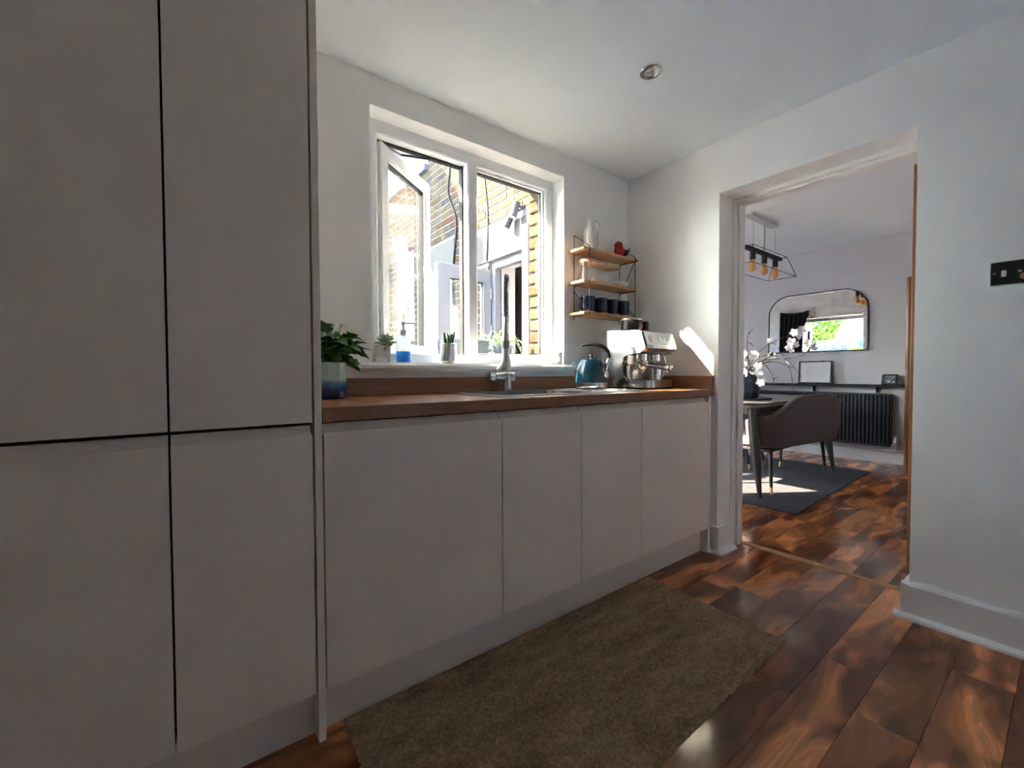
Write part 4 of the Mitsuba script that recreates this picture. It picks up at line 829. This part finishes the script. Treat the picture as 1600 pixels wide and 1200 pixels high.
part(rd, 'bottom_rail', box(XF - .108, XF - .05, RY0 - .002, RY1, RZ0, RZ0 + .03, .004), 'm_navy_black')
part(rd, 'wall_bracket', box(XF - .04, XF - .0005, .2, .24, .3, .7), 'm_navy_black'); part(rd, 'wall_bracket', box(XF - .04, XF - .0005, 1.2, 1.24, .3, .7), 'm_navy_black')
vl = part(rd, 'valve', lathe([(0, .235), (.020, .235), (.022, .24), (.021, .30), (.017, .306), (0, .306)], 20, (XF - .075, -.055, 0)), 'm_white_ceramic', 30, label='white radiator valve head')
part(vl, 'tail', join(cyl(XF - .075, -.055, .165, .236, .009, 12), tube([(XF - .075, -.055, .215), (XF - .075, -.010, .215)], .009, 10)), 'm_chrome')
pi_ = thing('heating_pipe', 'thin pipe running just above the skirting below the radiator', 'pipe')
part(pi_, 'pipe', join(tube([(XF - .024, -.85, .150), (XF - .024, 2.2, .150)], .0085, 10), tube([(XF - .075, -.055, .166), (XF - .024, -.055, .152)], .008, 8)), 'm_skirting', 30)
# rug
rp = rot(rbox(3.40, 5.45, .02, 2.40, .0005, .011, .004, 2), 1.6, (0, 0, 1), (3.44, -.02, 0))
add('dining_rug', mv(extr(rrect(3.40, 5.43, -.03, 2.40, .012), .010, 'z', .0005), 0, 0, 0) if False else rot(extr(rrect(3.40, 5.43, -.045, 2.35, .012), .010, 'z', .0005), 1.8, (0, 0, 1), (3.42, -.03, 0)), 'm_rug', label='dark grey rug under the dining table', cat='rug')
ZR = .0108
# table
tb = thing('dining_table', 'dark dining table with tapered black legs in the dining room', 'table')
tp = rrect(3.53, 5.33, .30, 1.20, .05)
part(tb, 'top', join(extr(tp, .014, 'z', .738), ), 'm_table_top')
part(tb, 'rim', extr(tp.buffer(-.012), .0185, 'z', .7195), 'm_table_rim')
part(tb, 'apron', sub(box(3.66, 5.20, .37, 1.07, .66, .7195), box(3.69, 5.17, .40, 1.04, .6, .8)), 'm_table_leg')
for x, y, fx, fy in ((3.655, .375, 3.590, .275), (5.205, .375, 5.160, .24), (3.655, 1.07, 3.60, 1.16), (5.205, 1.07, 5.24, 1.16)):
    s = np.linspace(0, 1, 9); pts = np.outer(1 - s, [x, y, .7195]) + np.outer(s, [fx, fy, ZR + .0004]); part(tb, 'leg', tube(pts, np.interp(s, [0, .35, .6, 1], [.030, .038, .033, .013]), 16), 'm_table_leg', 40)
# bench
bn = thing('dining_bench', 'brown velvet dining bench with curved wraparound back and black legs', 'bench')
pth = smooth_path([(3.70, .43), (3.69, .36), (3.745, .265), (3.95, .215), (4.40, .200), (4.85, .190), (5.05, .190), (5.125, .225), (5.147, .30), (5.145, .40)], 6)
key_ = np.linspace(0, 1, len(pth)); ztp = np.interp(key_, np.linspace(0, 1, 10), [.625, .665, .745, .800, .805, .808, .800, .785, .69, .62]); zbt = np.interp(key_, [0, .2, .5, .75, 1], [.40, .375, .36, .345, .38])
tn = np.gradient(pth, axis=0); tn /= np.linalg.norm(tn, axis=1, keepdims=True); nrm2 = np.c_[-tn[:, 1], tn[:, 0]]; K_ = 16; vv = []
for i in range(len(pth)):
    zc_, hz = (ztp[i] + zbt[i]) / 2, (ztp[i] - zbt[i]) / 2; tk = .034 if 0 < i < len(pth) - 1 else .022
    for k in range(K_):
        a = 2 * math.pi * k / K_; ca, sa = math.cos(a), math.sin(a); o = math.copysign(abs(ca) ** .55, ca) * tk; z = zc_ + math.copysign(abs(sa) ** .35, sa) * hz
        o += -.030 * ((z - zbt[i]) / (ztp[i] - zbt[i]))     # the back leans out at the top
        vv.append([*(pth[i] + nrm2[i] * (o + .03)), z])
ff = []
for i in range(len(pth) - 1):
    for k in range(K_):
        k2 = (k + 1) % K_; a, b, c, d_ = i*K_+k, i*K_+k2, (i+1)*K_+k2, (i+1)*K_+k; ff += [[a, b, c], [a, c, d_]]
vv += [list(np.mean(vv[:K_], 0)), list(np.mean(vv[-K_:], 0))]; m0, m1 = len(vv) - 2, len(vv) - 1; e = (len(pth) - 1) * K_
for k in range(K_): k2 = (k + 1) % K_; ff += [[m0, k2, k], [m1, e + k, e + k2]]
part(bn, 'backrest', tm(vv, ff), 'm_velvet', True)
part(bn, 'seat', rbox(3.765, 5.105, .29, .735, .385, .455, .03, 3), 'm_seat', True, label='lighter seat cushion')
part(bn, 'seat_frame', box(3.76, 5.10, .27, .71, .350, .378, .008), 'm_black_matt')
def splay_leg(par, top, foot, r0, r1, tip=.055, m_='m_black'):
    top, foot = np.asarray(top, float), np.asarray(foot, float); s = tip / (top[2] - foot[2]); j = foot + (top - foot) * s
    k = part(par, 'leg', tube([top, j], [r0, r1 * 1.15], 14), m_, 40); part(k, 'brass_tip', tube([j, foot], [r1 * 1.17, r1], 14), 'm_brass', 40, label='brass leg tip')
zf = ZR + .0004
for t_p, f_p in (((3.83, .30), (3.768, .262)), ((5.04, .31), (5.085, .29)), ((5.03, .66), (4.955, .655)), ((3.84, .66), (3.79, .70))):
    splay_leg(bn, (*t_p, .352), (*f_p, zf), .019, .0095)
# opposite chair
ch = thing('dining_chair', 'dark dining chair mostly hidden on the far side of the table', 'chair')
part(ch, 'seat', rbox(4.50, 4.98, .80, 1.26, .40, .47, .028, 3), 'm_seat', True)
part(ch, 'backrest', rbox(4.52, 4.96, 1.27, 1.33, .45, .82, .028, 3), 'm_velvet', True)
for t_p, f_p in (((4.58, .86), (4.564, .785)), ((4.90, .86), (4.93, .79)), ((4.58, 1.24), (4.55, 1.33)), ((4.90, 1.24), (4.94, 1.33))): splay_leg(ch, (*t_p, .405), (*f_p, zf), .018, .009)
part(ch, 'back_post', join(rod((4.60, 1.24, .42), (4.60, 1.30, .60), .014), rod((4.88, 1.24, .42), (4.88, 1.30, .60), .014)), 'm_black')
# tray, vase, flowers
ZTB = .752
ty = thing('table_tray', 'dark round tray under the flower vase', 'tray')
part(ty, 'tray', lathe([(0, ZTB + .0003), (.20, ZTB + .0003), (.215, ZTB + .018), (.211, ZTB + .018), (.197, ZTB + .006), (0, ZTB + .006)], 40, (4.20, .655, 0)), 'm_table_leg', 30)
add('table_papers', box(3.70, 3.84, .52, .74, ZTB + .0003, ZTB + .007, .001), 'm_paper', label='small stack of white paper on the dining table near the doorway', cat='paper')
vs = thing('flower_vase', 'faceted dark navy vase on the dining table', 'vase')
fac = np.array([(math.cos(a), math.sin(a)) for a in np.arange(10) * 2 * np.pi / 10 + .2]) * .107
part(vs, 'vase', loft(fac, [(.72, ZTB + .0063), (.92, ZTB + .03), (1.0, ZTB + .07), (1.0, ZTB + .155), (.80, ZTB + .205), (.55, ZTB + .238), (.52, ZTB + .250), (.46, ZTB + .250), (.46, ZTB + .22)], (4.20, .655)), 'm_navy_black')
fl = thing('blossom_branches', 'white artificial blossom branches spreading from the navy vase', 'flowers')
VB = arr(4.20, .655, ZTB + .22)
br = [[(0, 0, 0), (.02, -.05, .16), (.05, -.20, .19), (.06, -.34, .26)], [(0, 0, 0), (-.02, -.10, .12), (.02, -.28, .15), (.04, -.42, .17), (.05, -.50, .26)], [(0, 0, 0), (.02, -.10, .22), (.05, -.26, .33), (.05, -.40, .36)], [(0, 0, 0), (-.03, -.02, .2), (-.02, -.03, .40), (0, -.06, .44)],
      [(0, 0, 0), (-.02, -.20, .12), (0, -.34, .08), (.01, -.38, -.08), (.01, -.40, -.14)], [(0, 0, 0), (-.02, -.16, .10), (-.01, -.22, .0), (0, -.23, -.12)], [(0, 0, 0), (-.05, -.04, .12), (-.10, -.02, .20)], [(0, 0, 0), (.05, .06, .2), (.08, .12, .34)], [(0, 0, 0), (-.04, -.12, .10), (-.02, -.24, .18), (.02, -.40, .05), (.03, -.44, -.02)]]
ends = []
tw = []
for k, b_ in enumerate(br):
    P = smooth_path([VB + arr(*q_) for q_ in b_], 7); part(fl, 'branch', tube(P, np.linspace(.0045, .0018, len(P)), 6), 'm_twig', True); ends.append(P)
def blossom(c, r, seed):
    g = np.random.default_rng(seed); ms = []; nn = g.normal(size=3) + arr(-.6, -.6, .5); nn /= np.linalg.norm(nn); a = np.cross(nn, [0, 0, 1.]); a /= np.linalg.norm(a); b = np.cross(nn, a)
    v, f = [], []
    for p in range(5):
        th_ = p * 2*math.pi/5 + g.uniform(0, .3); d_ = a*math.cos(th_) + b*math.sin(th_); e_ = -a*math.sin(th_) + b*math.cos(th_); o = len(v)
        for s, wd, up in ((0, .12, 0), (.45, .42, .18), (.85, .38, .40), (1.08, .12, .46)):
            v += [c + r*(d_*s - e_*wd + nn*(up + .06)), c + r*(d_*s + nn*up), c + r*(d_*s + e_*wd + nn*(up + .06))]
        for i in range(3):
            for q_ in (0, 1): w_ = o + i*3 + q_; f += [[w_, w_+3, w_+4], [w_, w_+4, w_+1]]
    return tm(v, f)
cen_ = []
for k in range(42):
    th_ = rng.uniform(0, 2*math.pi); cen_.append(VB + arr(-.04 + .13*math.cos(th_)*rng.uniform(.3, 1), -.04 + .14*math.sin(th_)*rng.uniform(.3, 1), rng.uniform(-.06, .24)))
for P in (ends[0], ends[1], ends[2]): cen_ += [P[-1] + rng.normal(size=3) * .018 for _ in range(5)] + [P[int(len(P) * .6)] + rng.normal(size=3) * .02 for _ in range(2)]
for k, c in enumerate(cen_): part(fl, 'blossom', blossom(c, rng.uniform(.028, .040), 100 + k), 'm_blossom', True)
for k in range(16):
    P = ends[k % len(ends)]; c = P[int(len(P) * rng.uniform(.3, .98))]
    part(fl, 'leaf', mv(rot(rot(lobed_leaf(.07, .013, .3, 300 + k), rng.uniform(-50, 20), (0, 1, 0)), rng.uniform(180, 360)), *c), 'm_leaf', True)
# pendant
pd = thing('pendant_light', 'black pendant with three amber bulbs in a wire cage over the dining table', 'pendant lamp')
part(pd, 'canopy', box(4.19, 4.74, .610, .680, ZD - .030, ZD - .0005, .003), 'm_steel_sat')
for x in (4.285, 4.765): part(pd, 'suspension_wire', rod((x, .648, 2.17), (x, .648, ZD - .03), .0018, 6), 'm_gunmetal')
part(pd, 'rod', rod((4.52, .648, 2.17), (4.52, .648, ZD - .03), .006, 10), 'm_gunmetal')
part(pd, 'bar', box(4.13, 4.90, .632, .664, 2.145, 2.175, .002), 'm_black_matt')
for x in (4.275, 4.522, 4.768):
    k = part(pd, 'socket', cyl(x, .648, 2.062, 2.148, .024, 20), 'm_black_matt', 30)
    bk = part(pd, 'bulb', lathe([(.0, 1.950), (.012, 1.952), (.024, 1.963), (.031, 1.980), (.032, 1.993), (.026, 2.025), (.019, 2.062)], 24, (x, .648, 0)), 'm_amber_glass', 40, label='amber filament bulb')
    part(bk, 'filament', join([rod((x + .010*math.cos(a), .648 + .010*math.sin(a), 1.972), (x + .006*math.cos(a), .648 + .006*math.sin(a), 2.045), .0014, 5) for a in np.arange(6) * 1.05]), 'm_filament')
zt_, zb2 = 2.170, 1.985
tpc = [(4.10, .575), (4.93, .575), (4.93, .720), (4.10, .720)]; btc = [(4.02, .47 + .02), (5.02, .50), (5.02, .80), (4.02, .80)]
tpc = [(4.165, .588), (4.90, .588), (4.90, .708), (4.165, .708)]; btc = [(4.20, .555), (5.02, .555), (5.02, .815), (4.20, .815)]
tpc = [(4.14, .588), (4.90, .588), (4.90, .708), (4.14, .708)]; btc = [(4.02, .545), (5.02, .545), (5.02, .815), (4.02, .815)]
cg = []
for i in range(4):
    j = (i + 1) % 4; cg += [rod((*tpc[i], zt_), (*tpc[j], zt_), .0028, 6), rod((*btc[i], zb2), (*btc[j], zb2), .0028, 6), rod((*tpc[i], zt_), (*btc[i], zb2), .0028, 6)]
cg += [rod((4.14, .588, zt_), (4.14, .708, zt_), .0028, 6), rod((4.14, .648, zt_), (4.13, .648, 2.16), .0028, 6), rod((4.90, .588, zt_), (4.90, .708, zt_), .0028, 6)]
part(pd, 'cage', join(cg), 'm_frame_black')
# curtain seen in the mirror
cr = thing('curtain_rod', 'thin metal curtain rod above the garden doors, seen in the mirror', 'curtain rod')
part(cr, 'rod', tube([(2.70, .95, 2.215), (2.70, 2.60, 2.215)], .009, 10), 'm_steel_sat', 30)
for y in (1.0, 2.55): part(cr, 'bracket', tube([(XD + .004, y, 2.215), (2.70, y, 2.215)], .006, 8), 'm_steel_sat')
uu, vv_ = np.meshgrid(np.linspace(0, 1, 60), np.linspace(0, 1, 24))
wid = .42 - .08 * vv_ + .10 * np.where(vv_ < .2, (1 - vv_ / .2), 0); yy = 2.41 - uu * wid
cz = 2.20 - vv_ * 2.15 - .05 * (1 - vv_) * np.abs(np.sin(uu * 3.1)); cx = 2.715 + .035 * np.sin(uu * 38 + vv_ * 1.2) * (.6 + .4 * vv_)
ii = np.arange(60 * 24).reshape(24, 60); qa, qb, qc, qd = ii[:-1, :-1].ravel(), ii[:-1, 1:].ravel(), ii[1:, 1:].ravel(), ii[1:, :-1].ravel()
add('curtain', tm(np.stack([cx, yy, cz], -1).reshape(-1, 3), np.vstack([np.stack([qa, qb, qc], 1), np.stack([qa, qc, qd], 1)])), 'm_curtain', True, label='dark curtain gathered beside the garden doors, seen in the mirror', cat='curtain')
